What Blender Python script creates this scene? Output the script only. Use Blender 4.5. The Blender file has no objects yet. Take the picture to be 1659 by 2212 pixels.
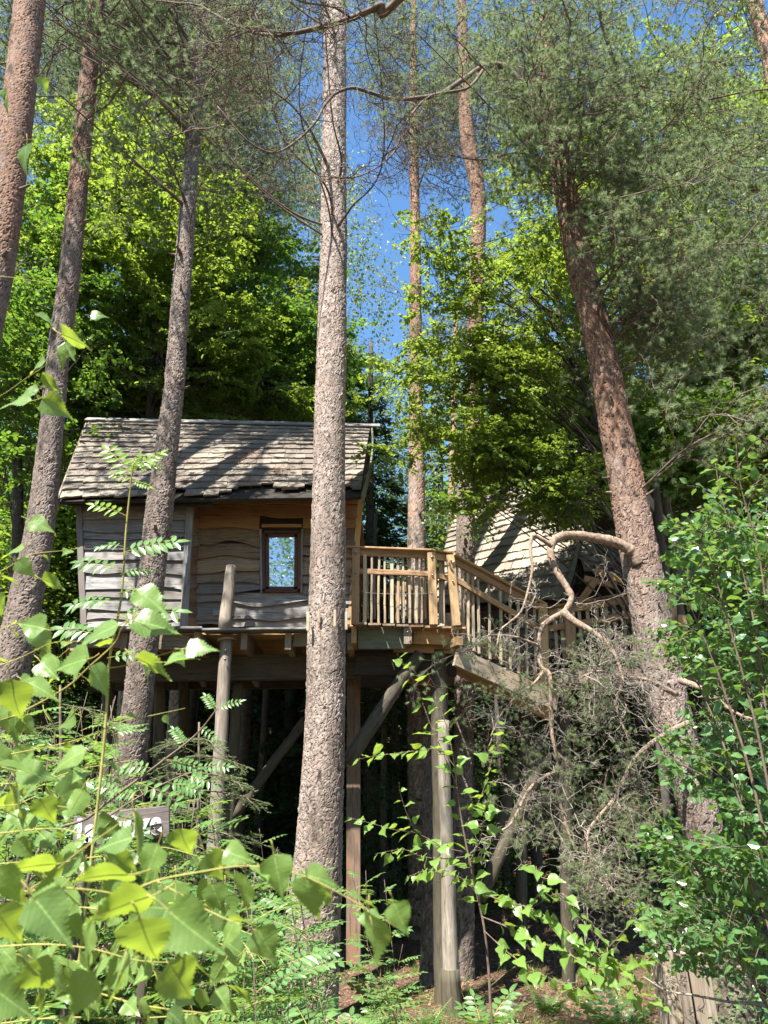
import bpy, math, random
import numpy as np
from mathutils import Matrix, Vector

# ------------------------------------------------------------------ camera, world, sun
C = bpy.context.scene.collection
SC = bpy.context.scene
FPX = 1660.0; CX = 829.5; CY = 1106.0
PITCH = math.radians(20.0)
EYE = np.array([0.0, 0.0, 2.5])
cam = bpy.data.cameras.new('camera'); cam_o = bpy.data.objects.new('camera', cam); C.objects.link(cam_o)
cam.sensor_fit = 'VERTICAL'; cam.sensor_height = 36.0; cam.sensor_width = 27.0
cam.lens = FPX / 2212.0 * 36.0
cam.clip_start = 0.05; cam.clip_end = 600
cam.dof.use_dof = True; cam.dof.focus_distance = 9.0; cam.dof.aperture_fstop = 7.5
cam_o.location = EYE; cam_o.rotation_euler = (math.pi/2 + PITCH, 0, 0)
SC.camera = cam_o

SUN_EL = math.radians(57); SUN_AZ = math.radians(32)      # behind and left of the camera
SUNV = np.array([-math.sin(SUN_AZ)*math.cos(SUN_EL), -math.cos(SUN_AZ)*math.cos(SUN_EL), math.sin(SUN_EL)])
w = bpy.data.worlds.new('World'); SC.world = w; w.use_nodes = True
wn = w.node_tree.nodes; wl = w.node_tree.links
bg = wn.get('Background') or wn.new('ShaderNodeBackground')
sky = wn.new('ShaderNodeTexSky'); sky.sky_type = 'NISHITA'; sky.sun_disc = False
sky.sun_elevation = SUN_EL; sky.sun_rotation = math.radians(212)
sky.air_density = 1.25; sky.dust_density = 0.4; sky.ozone_density = 2.6
hs = wn.new('ShaderNodeHueSaturation'); hs.inputs['Saturation'].default_value = 1.18; wl.new(sky.outputs[0], hs.inputs['Color']); wl.new(hs.outputs[0], bg.inputs[0]); bg.inputs[1].default_value = 0.075
sd = bpy.data.lights.new('sun', 'SUN'); sd.energy = 5.0; sd.angle = math.radians(0.5); sd.color = (1.0, 0.95, 0.87)
so = bpy.data.objects.new('sun', sd); C.objects.link(so)
so.rotation_euler = Vector(-SUNV).to_track_quat('-Z', 'Y').to_euler(); so.location = (-8, -12, 30)
SC.view_settings.view_transform = 'Standard'; SC.view_settings.look = 'None'
SC.view_settings.gamma = 1.0; SC.view_settings.use_curve_mapping = False
SC.view_settings.exposure = 1.95
SC.render.engine = 'CYCLES'
SC.cycles.max_bounces = 7; SC.cycles.diffuse_bounces = 3; SC.cycles.glossy_bounces = 2
SC.cycles.transmission_bounces = 4; SC.cycles.transparent_max_bounces = 6
SC.cycles.sample_clamp_indirect = 4.0

R0 = np.random.default_rng(7)

def P(px, py, D):
    """point on the ray through photo pixel (1659 px wide scale) at ground distance D"""
    x = (px - CX)/FPX; u = (CY - py)/FPX
    dy = math.cos(PITCH) - u*math.sin(PITCH); dz = math.sin(PITCH) + u*math.cos(PITCH)
    return EYE + np.array([x/dy*D, D, dz/dy*D])
def depth(p):
    return p[1]*math.cos(PITCH) + (p[2]-EYE[2])*math.sin(PITCH)
def unit(v):
    v = np.asarray(v, float); return v/(np.linalg.norm(v) + 1e-12)
def sstep(a, b, x):
    t = np.clip((x-a)/(b-a), 0, 1); return t*t*(3-2*t)
def gz(x, y):
    z = 0.9*(1-sstep(0.5, 9.2, y))
    z = z + np.clip(y-12.5, 0, 20)*0.13 + np.clip(y-32, 0, 60)*0.30
    z = z + 0.05*np.sin(x*1.3+y*0.7)*sstep(9, 13, y) + 0.03*np.sin(x*3.1-y*2.3)
    return z

# ------------------------------------------------------------------ mesh helpers
class MB:
    """collects numpy vertices and triangles / quads and makes one mesh"""
    def __init__(s): s.v = []; s.t = []; s.q = []; s.tm = []; s.qm = []; s.n = 0; s.r = []; s.c = []
    def add(s, v, t=None, q=None, mat=0, rnd=None, col=None):
        v = np.asarray(v, np.float32); s.v.append(v)
        s.r.append(np.full(len(v), 0.5, np.float32) if rnd is None else np.broadcast_to(np.asarray(rnd, np.float32), (len(v),)))
        s.c.append(np.full((len(v), 4), 1.0, np.float32) if col is None else col)
        if t is not None and len(t): s.t.append(np.asarray(t, np.int32)+s.n); s.tm.append(np.full(len(t), mat, np.int32))
        if q is not None and len(q): s.q.append(np.asarray(q, np.int32)+s.n); s.qm.append(np.full(len(q), mat, np.int32))
        s.n += len(v)
    def mesh(s, name, mats, smooth=False, attr=True, color=False):
        me = bpy.data.meshes.new(name)
        v = np.concatenate(s.v)
        t = np.concatenate(s.t) if s.t else np.zeros((0, 3), np.int32)
        q = np.concatenate(s.q) if s.q else np.zeros((0, 4), np.int32)
        me.vertices.add(len(v)); me.vertices.foreach_set('co', v.ravel())
        me.loops.add(t.size+q.size); me.loops.foreach_set('vertex_index', np.concatenate([t.ravel(), q.ravel()]))
        me.polygons.add(len(t)+len(q))
        st = np.concatenate([np.arange(len(t))*3, t.size+np.arange(len(q))*4]).astype(np.int32)
        me.polygons.foreach_set('loop_start', st)
        mi = np.concatenate(([*s.tm] or [np.zeros(0, np.int32)])+([*s.qm] or [np.zeros(0, np.int32)]))
        me.polygons.foreach_set('material_index', mi.astype(np.int32))
        me.polygons.foreach_set('use_smooth', np.full(len(mi), smooth))
        for m in (mats if isinstance(mats, (list, tuple)) else [mats]): me.materials.append(m)
        if attr:
            a = me.attributes.new('rnd', 'FLOAT', 'POINT'); a.data.foreach_set('value', np.concatenate(s.r))
        if color:
            a = me.attributes.new('col', 'FLOAT_COLOR', 'POINT'); a.data.foreach_set('color', np.concatenate(s.c).ravel().astype(np.float32))
        me.update(calc_edges=True); me.validate()
        return me

WM = {}
def wm(o): return WM.get(o.name, Matrix.Identity(4))
def obj(name, me, parent=None, M=None, **props):
    o = bpy.data.objects.new(name, me); C.objects.link(o)
    M = M if M is not None else Matrix.Identity(4)
    if parent is not None:
        o.parent = parent; o.matrix_local = wm(parent).inverted() @ M
    else: o.matrix_local = M
    WM[o.name] = M
    for k, x in props.items(): o[k] = x
    return o
def thing(name, label, cat, at=(0, 0, 0), group=None):
    o = obj(name, None, None, Matrix.Translation(Vector([float(a) for a in at])), label=label, category=cat)
    o.empty_display_size = 0.2
    if group: o['group'] = group
    return o
def basis(o, X, Y, Z, sx=1, sy=1, sz=1):
    X, Y, Z = unit(X)*sx, unit(Y)*sy, unit(Z)*sz
    return Matrix(((X[0], Y[0], Z[0], o[0]), (X[1], Y[1], Z[1], o[1]), (X[2], Y[2], Z[2], o[2]), (0, 0, 0, 1)))

def catmull(pts, n):
    pts = np.asarray(pts, float)
    if len(pts) == 2: return pts[0] + (pts[1]-pts[0])*np.linspace(0, 1, n)[:, None]
    p = np.vstack([2*pts[0]-pts[1], pts, 2*pts[-1]-pts[-2]])
    u = np.linspace(0, len(pts)-1-1e-9, n); i = u.astype(int); f = (u-i)[:, None]
    a, b, c, d = p[i], p[i+1], p[i+2], p[i+3]
    return 0.5*((2*b)+(-a+c)*f+(2*a-5*b+4*c-d)*f*f+(-a+3*b-3*c+d)*f**3)

def tube(mb, pts, rad, ns=5, mat=0, rnd=0.5, cap=True):
    pts = np.asarray(pts, float); n = len(pts)
    rad = np.broadcast_to(np.asarray(rad, float), (n,))
    T = np.gradient(pts, axis=0); T /= np.linalg.norm(T, axis=1)[:, None]+1e-12
    ref = np.array([0, 0, 1.0]) if abs(T.mean(0)[2]) < 0.8*np.linalg.norm(T.mean(0)) else np.array([1.0, 0, 0])
    U = np.cross(T, ref); U /= np.linalg.norm(U, axis=1)[:, None]+1e-12
    V = np.cross(T, U)
    a = np.arange(ns)/ns*2*math.pi
    v = pts[:, None]+rad[:, None, None]*(U[:, None]*np.cos(a)[None, :, None]+V[:, None]*np.sin(a)[None, :, None])
    i = np.arange(n-1)[:, None]*ns; j = np.arange(ns)[None]; k = (j+1) % ns
    q = np.stack([i+j, i+k, i+ns+k, i+ns+j], -1).reshape(-1, 4)
    t = None
    v = v.reshape(-1, 3)
    if cap:
        v = np.vstack([v, pts[0], pts[-1]]); b = n*ns
        j = np.arange(ns); k = (j+1) % ns
        t = np.vstack([np.stack([k, j, np.full(ns, b)], -1), np.stack([(n-1)*ns+j, (n-1)*ns+k, np.full(ns, b+1)], -1)])
    mb.add(v, t, q, mat, rnd)

# ------------------------------------------------------------------ materials
class G:
    def __init__(s, name):
        s.m = bpy.data.materials.new(name); s.m.use_nodes = True; s.t = s.m.node_tree
        s.out = s.t.nodes['Material Output']; s.b = s.t.nodes['Principled BSDF']
    def n(s, ty, props=None, **ins):
        nd = s.t.nodes.new('ShaderNode'+ty)
        for k, v in (props or {}).items(): setattr(nd, k, v)
        for k, v in ins.items():
            key = int(k[1:]) if k[0] == '_' and k[1:].isdigit() else k.replace('_', ' ')
            s.set(nd.inputs[key], v)
        return nd
    def set(s, sock, v):
        if hasattr(v, 'is_output'): s.t.links.new(v, sock)
        elif isinstance(v, tuple) and len(v) == 3 and sock.type == 'RGBA': sock.default_value = (*v, 1)
        else: sock.default_value = v
    def math(s, op, a, b=0.0): return s.n('Math', {'operation': op}, _0=a, _1=b).outputs[0]
    def mix(s, f, a, b, mode='MIX'):
        nd = s.t.nodes.new('ShaderNodeMix'); nd.data_type = 'RGBA'; nd.blend_type = mode
        s.set(nd.inputs[0], f); s.set(nd.inputs[6], a); s.set(nd.inputs[7], b); return nd.outputs[2]
    def ramp(s, f, stops):
        nd = s.t.nodes.new('ShaderNodeValToRGB'); s.set(nd.inputs[0], f); r = nd.color_ramp
        while len(r.elements) < len(stops): r.elements.new(0.5)
        for e, (p, c) in zip(r.elements, stops): e.position = p; e.color = (*c, 1) if len(c) == 3 else c
        return nd.outputs[0]
    def coord(s, scale=(1, 1, 1), rnd=True):
        tc = s.n('TexCoord').outputs['Object']
        mp = s.n('Mapping', Vector=tc, Scale=scale)
        if rnd:
            oi = s.n('ObjectInfo').outputs['Random']
            off = s.n('CombineXYZ', X=s.math('MULTIPLY', oi, 37.0), Y=s.math('MULTIPLY', oi, 91.0), Z=s.math('MULTIPLY', oi, 53.0)).outputs[0]
            s.set(mp.inputs['Location'], off)
        return mp.outputs[0]
    def noise(s, vec, scale, detail=4, rough=0.55, dist=0.0):
        return s.n('TexNoise', Vector=vec, Scale=scale, Detail=detail, Roughness=rough, Distortion=dist).outputs['Fac']
    def bump(s, h, strength=0.5, dist=0.01):
        return s.n('Bump', Strength=strength, Distance=dist, Height=h).outputs[0]

def wood(name, dark, light, tint, grain=1.0, bump=0.6, rough=0.85, knots=True, lich=None):
    """grain runs along local X"""
    g = G(name); oi = g.n('ObjectInfo').outputs['Random']
    v = g.coord((1.1, 14*grain, 14*grain)); big = g.coord((0.8, 3, 3))
    n1 = g.noise(v, 3.0, 6, 0.65, 0.6); n2 = g.noise(big, 1.2, 3); fine = g.noise(g.coord((6, 120, 120)), 2.0, 3)
    f = g.math('ADD', g.math('MULTIPLY', n1, 0.75), g.math('MULTIPLY', fine, 0.25))
    col = g.ramp(f, [(0.36, dark), (0.62, light)])
    col = g.mix(g.ramp(n2, [(0.4, (0, 0, 0)), (0.68, (1, 1, 1))]), col, tint)
    col = g.mix(g.ramp(f, [(0.30, (1, 1, 1)), (0.42, (0, 0, 0))]), col, tuple(c*0.45 for c in dark))
    if knots:
        vo = g.n('TexVoronoi', {'feature': 'F1'}, Vector=g.coord((1.4, 5, 5)), Scale=1.0).outputs['Distance']
        col = g.mix(g.ramp(vo, [(0.03, (1, 1, 1)), (0.10, (0, 0, 0))]), col, tuple(c*0.3 for c in dark))
    if lich:
        ln = g.noise(g.coord((9, 9, 9)), 1.6, 5, 0.7)
        col = g.mix(g.ramp(ln, [(0.55, (0, 0, 0)), (0.68, (0.8, 0.8, 0.8))]), col, lich)
    br = g.n('HueSaturation', Hue=g.math('ADD', 0.49, g.math('MULTIPLY', oi, 0.02)), Value=g.math('ADD', 0.70, g.math('MULTIPLY', oi, 0.5)), Color=col).outputs[0]
    g.set(g.b.inputs['Base Color'], br); g.b.inputs['Roughness'].default_value = rough
    g.b.inputs['Specular IOR Level'].default_value = 0.25
    g.set(g.b.inputs['Normal'], g.bump(f, bump, 0.006)); return g.m

def leafm(name, a, b, trans, tf=0.45, rough=0.4, spec=0.5, veins=False, yellow=None, ow=0.35):
    g = G(name); r = g.n('Attribute', {'attribute_name': 'rnd'}).outputs['Fac']; oi = g.n('ObjectInfo').outputs['Random']
    f = g.math('ADD', g.math('MULTIPLY', r, 1-ow), g.math('MULTIPLY', oi, ow))
    col = g.mix(f, a, b); tr = g.mix(f, tuple(c*0.75 for c in trans), trans)
    if yellow: 
        yf = g.ramp(g.math('FRACT', g.math('MULTIPLY', f, 7.3)), [(0.8, (0, 0, 0)), (0.95, (1, 1, 1))]); col = g.mix(yf, col, yellow)
    if veins:
        tc = g.n('TexCoord').outputs['Object']; sp = g.n('SeparateXYZ', Vector=tc)
        ay = g.math('ABSOLUTE', sp.outputs[1])
        ph = g.math('SUBTRACT', sp.outputs[0], g.math('MULTIPLY', ay, 0.8))
        wv = g.math('SINE', g.math('MULTIPLY', ph, 60.0))
        vm = g.ramp(g.n('MapRange', Value=wv, From_Min=-1.0).outputs[0], [(0.92, (0, 0, 0)), (1.0, (0.30, 0.30, 0.30))])
        mr = g.ramp(ay, [(0.0, (1, 1, 1)), (0.022, (0, 0, 0))])
        vf = g.mix(1.0, vm, mr, 'ADD')
        col = g.mix(vf, col, tuple(min(1, c*1.7+0.02) for c in b)); tr = g.mix(g.math('MULTIPLY', g.n('RGBToBW', Color=vf).outputs[0], 0.5), tr, tuple(c*0.6 for c in trans))
        nz = g.noise(g.coord((1, 1, 1)), 5.0, 4)
        col = g.mix(g.ramp(nz, [(0.4, (0, 0, 0)), (0.7, (0.4, 0.4, 0.4))]), col, a)
        sp_ = g.n('TexVoronoi', {'feature': 'F1'}, Vector=g.coord((1, 1, 1)), Scale=5.5).outputs['Distance']
        col = g.mix(g.ramp(sp_, [(0.05, (0.8, 0.8, 0.8)), (0.09, (0, 0, 0))]), col, (0.30, 0.19, 0.05))
        g.set(g.b.inputs['Normal'], g.bump(nz, 0.15, 0.01))
    g.set(g.b.inputs['Base Color'], col); g.b.inputs['Roughness'].default_value = rough
    g.b.inputs['Specular IOR Level'].default_value = spec
    t = g.n('BsdfTranslucent', Color=tr)
    ms = g.n('MixShader', _0=tf, _1=g.b.outputs[0], _2=t.outputs[0])
    g.t.links.new(ms.outputs[0], g.out.inputs[0]); return g.m

def barkm(name, tint=None, fine=42.0):
    g = G(name); c = g.n('Attribute', {'attribute_name': 'col'}).outputs['Color']
    v = g.coord((1, 1, 0.45), rnd=False)
    n = g.noise(v, fine, 5, 0.7); n2 = g.noise(v, fine*0.3, 3)
    col = g.mix(1.0, c, g.ramp(n, [(0.25, (0.5, 0.46, 0.44)), (0.7, (1.3, 1.27, 1.25))]), 'MULTIPLY')
    vo = g.n('TexVoronoi', {'feature': 'DISTANCE_TO_EDGE'}, Vector=g.mix(0.1, v, g.n('TexNoise', Vector=v, Scale=9.0).outputs['Color']), Scale=26.0).outputs['Distance']
    col = g.mix(g.ramp(vo, [(0.0, (0.35, 0.35, 0.35)), (0.05, (0, 0, 0))]), col, (0.08, 0.06, 0.05))
    g.set(g.b.inputs['Base Color'], col); g.b.inputs['Roughness'].default_value = 0.9
    g.b.inputs['Specular IOR Level'].default_value = 0.2
    h = g.math('ADD', g.math('MULTIPLY', n, 0.5), g.math('ADD', g.math('MULTIPLY', g.ramp(vo, [(0, (0, 0, 0)), (0.1, (1, 1, 1))]), 0.6), n2))
    g.set(g.b.inputs['Normal'], g.bump(h, 0.6, 0.006)); return g.m

def simple(name, a, b, scale=30, rough=0.9, bump=0.4, spec=0.2, stretch=(1, 1, 1)):
    g = G(name); n = g.noise(g.coord(stretch), scale, 5, 0.65)
    g.set(g.b.inputs['Base Color'], g.ramp(n, [(0.3, a), (0.7, b)])); g.b.inputs['Roughness'].default_value = rough
    g.b.inputs['Specular IOR Level'].default_value = spec
    g.set(g.b.inputs['Normal'], g.bump(n, bump, 0.004)); return g.m

M = {}
M['board'] = wood('weathered_board', (0.075, 0.072, 0.072), (0.29, 0.285, 0.285), (0.19, 0.165, 0.145), bump=0.9)
M['board_warm'] = wood('brown_board', (0.085, 0.06, 0.042), (0.27, 0.215, 0.165), (0.26, 0.16, 0.09), bump=0.9)
M['board_orange'] = wood('larch_board', (0.22, 0.115, 0.05), (0.36, 0.21, 0.10), (0.40, 0.25, 0.13))
M['rail'] = wood('railing_wood', (0.20, 0.115, 0.055), (0.43, 0.285, 0.16), (0.38, 0.24, 0.125), bump=0.3, rough=0.75)
M['picket'] = wood('chestnut_picket', (0.15, 0.12, 0.082), (0.44, 0.375, 0.28), (0.36, 0.27, 0.17), bump=0.4)
M['joist'] = wood('joist_wood', (0.11, 0.09, 0.07), (0.28, 0.23, 0.18), (0.23, 0.17, 0.12))
M['joist_green'] = wood('mossy_beam', (0.06, 0.065, 0.045), (0.15, 0.15, 0.11), (0.12, 0.13, 0.08))
M['shingle'] = wood('shingle_wood', (0.085, 0.074, 0.062), (0.25, 0.22, 0.185), (0.18, 0.145, 0.115), grain=0.8, rough=0.95, knots=False, lich=(0.22, 0.21, 0.165))
M['shingle_pale'] = wood('pale_shingle_wood', (0.115, 0.10, 0.082), (0.29, 0.255, 0.21), (0.22, 0.19, 0.15), grain=0.8, rough=0.95, knots=False, lich=(0.30, 0.30, 0.20))
M['log'] = wood('log_wood', (0.11, 0.09, 0.07), (0.34, 0.30, 0.25), (0.21, 0.175, 0.135), grain=0.6)
M['log_dark'] = wood('dark_log_wood', (0.035, 0.03, 0.022), (0.105, 0.088, 0.065), (0.075, 0.065, 0.04), grain=0.6)  # log wood coloured darker to deepen the shadow below the walkways
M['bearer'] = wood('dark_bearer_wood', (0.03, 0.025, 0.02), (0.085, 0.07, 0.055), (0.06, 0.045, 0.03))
M['dark'] = simple('dark_lining', (0.02, 0.018, 0.015), (0.04, 0.034, 0.028), 20)  # near-black backing for boards, roofs, eaves and window
M['frame'] = wood('window_frame_wood', (0.045, 0.018, 0.012), (0.10, 0.045, 0.028), (0.08, 0.035, 0.02), bump=0.2, rough=0.5, knots=False)
M['bark'] = barkm('pine_bark')
M['twig'] = simple('twig_bark', (0.07, 0.05, 0.038), (0.19, 0.145, 0.115), 25)
M['limb'] = simple('limb_bark', (0.09, 0.062, 0.045), (0.33, 0.245, 0.185), 26, bump=1.0)
M['deadtwig'] = simple('dead_twig_bark', (0.11, 0.095, 0.08), (0.33, 0.29, 0.245), 25)
M['greenstem'] = simple('green_stem', (0.16, 0.16, 0.04), (0.34, 0.30, 0.10), 8, bump=0.1)
M['darktwig'] = simple('beech_bark', (0.035, 0.03, 0.026), (0.10, 0.088, 0.075), 12)
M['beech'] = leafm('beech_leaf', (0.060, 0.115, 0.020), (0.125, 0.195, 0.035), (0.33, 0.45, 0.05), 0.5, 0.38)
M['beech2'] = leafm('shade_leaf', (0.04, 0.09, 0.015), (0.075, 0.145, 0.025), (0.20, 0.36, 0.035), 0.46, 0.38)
M['birch'] = leafm('birch_leaf', (0.105, 0.185, 0.05), (0.17, 0.27, 0.07), (0.42, 0.56, 0.05), 0.45, 0.36, 0.6, veins=True, ow=0.9)
M['birchsmall'] = leafm('small_birch_leaf', (0.09, 0.18, 0.04), (0.17, 0.28, 0.06), (0.36, 0.52, 0.06), 0.45, 0.35)
M['birchfar'] = leafm('far_birch_leaf', (0.13, 0.18, 0.06), (0.22, 0.27, 0.10), (0.34, 0.42, 0.10), 0.45, 0.5)
M['rowan'] = leafm('rowan_leaf', (0.08, 0.17, 0.055), (0.14, 0.26, 0.08), (0.30, 0.48, 0.08), 0.42, 0.36)
M['rowanyel'] = leafm('young_rowan_leaf', (0.13, 0.24, 0.03), (0.20, 0.33, 0.04), (0.42, 0.58, 0.05), 0.5, 0.36)
M['shrub'] = leafm('shrub_leaf', (0.055, 0.135, 0.05), (0.11, 0.21, 0.07), (0.24, 0.42, 0.06), 0.38, 0.30, 0.6)
M['needle'] = leafm('pine_needle', (0.13, 0.185, 0.085), (0.29, 0.35, 0.19), (0.28, 0.37, 0.15), 0.42, 0.5, 0.35, yellow=(0.17, 0.17, 0.07))
M['spruce'] = leafm('spruce_needle', (0.022, 0.048, 0.02), (0.05, 0.095, 0.032), (0.07, 0.13, 0.03), 0.2, 0.45)
M['sprucelight'] = leafm('young_spruce_needle', (0.07, 0.13, 0.04), (0.19, 0.28, 0.09), (0.18, 0.3, 0.05), 0.25, 0.45)
M['fern'] = leafm('fern_leaf', (0.05, 0.12, 0.03), (0.09, 0.19, 0.045), (0.20, 0.36, 0.04), 0.4, 0.45)

# ground: needle litter, roots, earth
g = G('forest_litter')
v = g.coord((1, 1, 1), rnd=False)
n1 = g.noise(v, 0.7, 5, 0.6); n2 = g.noise(v, 26, 6, 0.75); vo = g.n('TexVoronoi', {'feature': 'F1'}, Vector=g.n('Mapping', Vector=v, Scale=(1, 2.2, 1)).outputs[0], Scale=34.0).outputs['Distance']
colr = g.ramp(n2, [(0.3, (0.05, 0.032, 0.022)), (0.5, (0.14, 0.088, 0.06)), (0.7, (0.30, 0.20, 0.145))])
colr = g.mix(g.ramp(n1, [(0.52, (0, 0, 0)), (0.62, (1, 1, 1))]), colr, (0.10, 0.085, 0.035))
g.set(g.b.inputs['Base Color'], colr); g.b.inputs['Roughness'].default_value = 1.0; g.b.inputs['Specular IOR Level'].default_value = 0.1
g.set(g.b.inputs['Normal'], g.bump(g.math('ADD', n2, vo), 1.0, 0.03)); M['ground'] = g.m
# glass
g = G('window_glass'); g.b.inputs['Base Color'].default_value = (0.42, 0.48, 0.56, 1); g.b.inputs['Roughness'].default_value = 0.015
g.b.inputs['Metallic'].default_value = 0.75; M['glass'] = g.m
g = G('grey_plastic'); g.b.inputs['Base Color'].default_value = (0.16, 0.19, 0.22, 1); g.b.inputs['Roughness'].default_value = 0.5; M['plastic'] = g.m
g = G('steel'); g.b.inputs['Base Color'].default_value = (0.35, 0.36, 0.38, 1); g.b.inputs['Metallic'].default_value = 1.0; g.b.inputs['Roughness'].default_value = 0.4; M['steel'] = g.m
M['white'] = simple('chipped_white_paint', (0.42, 0.43, 0.43), (0.80, 0.80, 0.78), 22, rough=0.7, bump=0.3)
M['signwood'] = wood('sign_wood', (0.05, 0.042, 0.04), (0.15, 0.125, 0.12), (0.11, 0.09, 0.085), knots=False)
M['litterneedle'] = simple('dry_needles', (0.14, 0.07, 0.04), (0.36, 0.21, 0.14), 10)

# ------------------------------------------------------------------ foliage templates
def T_leaf(wd=0.31, fold=0.06, droop=0.1):
    v = np.array([[0, 0, 0], [0.5, 0, -fold], [1, 0, -droop-fold], [0.28, wd*0.93, 0.02], [0.68, wd*0.83, -droop*0.4], [0.28, -wd*0.93, 0.02], [0.68, -wd*0.83, -droop*0.4]])
    t = np.array([[0, 1, 3], [3, 1, 4], [4, 1, 2], [0, 5, 1], [5, 6, 1], [6, 2, 1]]); return v, t
def T_diamond(wd=0.3):
    return np.array([[0, 0, 0], [0.45, wd, 0.05], [1, 0, -0.08], [0.45, -wd, 0.05]]), np.array([[0, 2, 1], [0, 3, 2]])
def T_needle(w=0.02): return np.array([[0, -w, 0], [0, w, 0], [1, 0, 0.0]]), np.array([[0, 1, 2]])

def frames(X, N):
    X = X/(np.linalg.norm(X, axis=1)[:, None]+1e-9)
    N = N-(N*X).sum(1)[:, None]*X; N /= np.linalg.norm(N, axis=1)[:, None]+1e-9
    return X, np.cross(N, X), N
def scatter(mb, tpl, pos, X, N, s, mat=0, rnd=None, rng=R0):
    tv, tt = tpl; k = len(pos)
    if k == 0: return
    X, Y, Z = frames(np.asarray(X, float), np.asarray(N, float)); s = np.broadcast_to(np.asarray(s, float), (k,))
    v = pos[:, None]+s[:, None, None]*(tv[None, :, 0:1]*X[:, None]+tv[None, :, 1:2]*Y[:, None]+tv[None, :, 2:3]*Z[:, None])
    t = tt[None]+(np.arange(k)*len(tv))[:, None, None]
    r = rng.random(k) if rnd is None else rnd
    mb.add(v.reshape(-1, 3), t.reshape(-1, 3), None, mat, np.repeat(r, len(tv)))

def rndunit(rng, n):
    v = rng.normal(size=(n, 3)); return v/np.linalg.norm(v, axis=1)[:, None]

# a recursive twig system: returns list of (points, r0, r1, level)
def grow(rng, p, d, L, r, level, maxlevel, wob=0.25, grav=-0.06, nchild=6, ratio=0.5, flat=1.0, spread=0.9, seg=7, out=None):
    if out is None: out = []
    pts = [np.array(p, float)]; d = unit(d)
    for i in range(seg):
        d = unit(d+rng.normal(size=3)*wob*np.array([1, 1, flat])/math.sqrt(seg)*1.6+np.array([0, 0, grav]))
        pts.append(pts[-1]+d*L/seg)
    pts = np.array(pts); out.append((pts, r, r*0.35, level))
    if level < maxlevel:
        for c in range(nchild):
            u = 0.18+0.8*(c+rng.random()*0.8)/nchild; k = min(int(u*seg), seg-1); q = pts[k]+(pts[k+1]-pts[k])*(u*seg-k)
            t = unit(pts[k+1]-pts[k]); side = unit(np.cross(t, [0, 0, 1.0]))*(1 if c % 2 else -1)
            sd = unit(side+np.array([0, 0, 1])*rng.normal()*0.5*flat+rng.normal(size=3)*0.25)
            dd = unit(t*(1.15-spread)+sd*spread)
            grow(rng, q, dd, L*ratio*(1.15-0.6*u)*(0.7+0.6*rng.random()), r*0.55, level+1, maxlevel, wob*1.15, grav, max(2, int(nchild*0.75)), ratio, flat, spread, max(4, seg-2), out)
    return out

def wood_mesh(tw, mat, name, sides=(6, 4, 3, 3), minr=0.0012):
    mb = MB()
    for pts, r0, r1, lv in tw:
        tube(mb, pts, np.maximum(np.linspace(r0, r1, len(pts)), minr), sides[min(lv, 3)], cap=False)
    return mb.mesh(name, mat)

def pine_bough(seed, L=1.5, needles=26, maxlevel=2, dense=1.0, nl=0.085, wob=0.42, nchild=6, nw=0.0023):
    rng = np.random.default_rng(seed)
    tw = grow(rng, (0, 0, 0), (1, 0, 0.1), L, 0.011, 0, maxlevel, wob, -0.03, nchild, 0.46, 1.0, 0.8)
    wme = wood_mesh(tw, M['twig'], 'pine_twigs', (5, 3, 3, 3), 0.0016)
    pos = []; X = []; N = []; S = []
    for pts, r0, r1, lv in tw:
        if lv == 0 and rng.random() > 0.9: continue
        if lv > 0 and rng.random() > dense: continue
        n = needles if lv == maxlevel else int(needles*1.3)
        u = 1-np.abs(rng.normal(size=n))*0.07; u = np.clip(u, 0.1, 1)*(len(pts)-1); k = np.minimum(u.astype(int), len(pts)-2)
        q = pts[k]+(pts[k+1]-pts[k])*(u-k)[:, None]; t = pts[k+1]-pts[k]; t /= np.linalg.norm(t, axis=1)[:, None]
        d = rndunit(rng, n); d -= (d*t).sum(1)[:, None]*t; d /= np.linalg.norm(d, axis=1)[:, None]
        a = 0.35+rng.random(n)*0.7
        pos.append(q); X.append(t*np.cos(a)[:, None]+d*np.sin(a)[:, None]); N.append(rndunit(rng, n)); S.append(nl*(0.7+0.5*rng.random(n)))
    mb = MB()
    scatter(mb, T_needle(nw/nl), np.concatenate(pos), np.concatenate(X), np.concatenate(N), np.concatenate(S), rng=rng)
    return wme, mb.mesh('pine_needles', M['needle'])

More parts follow.
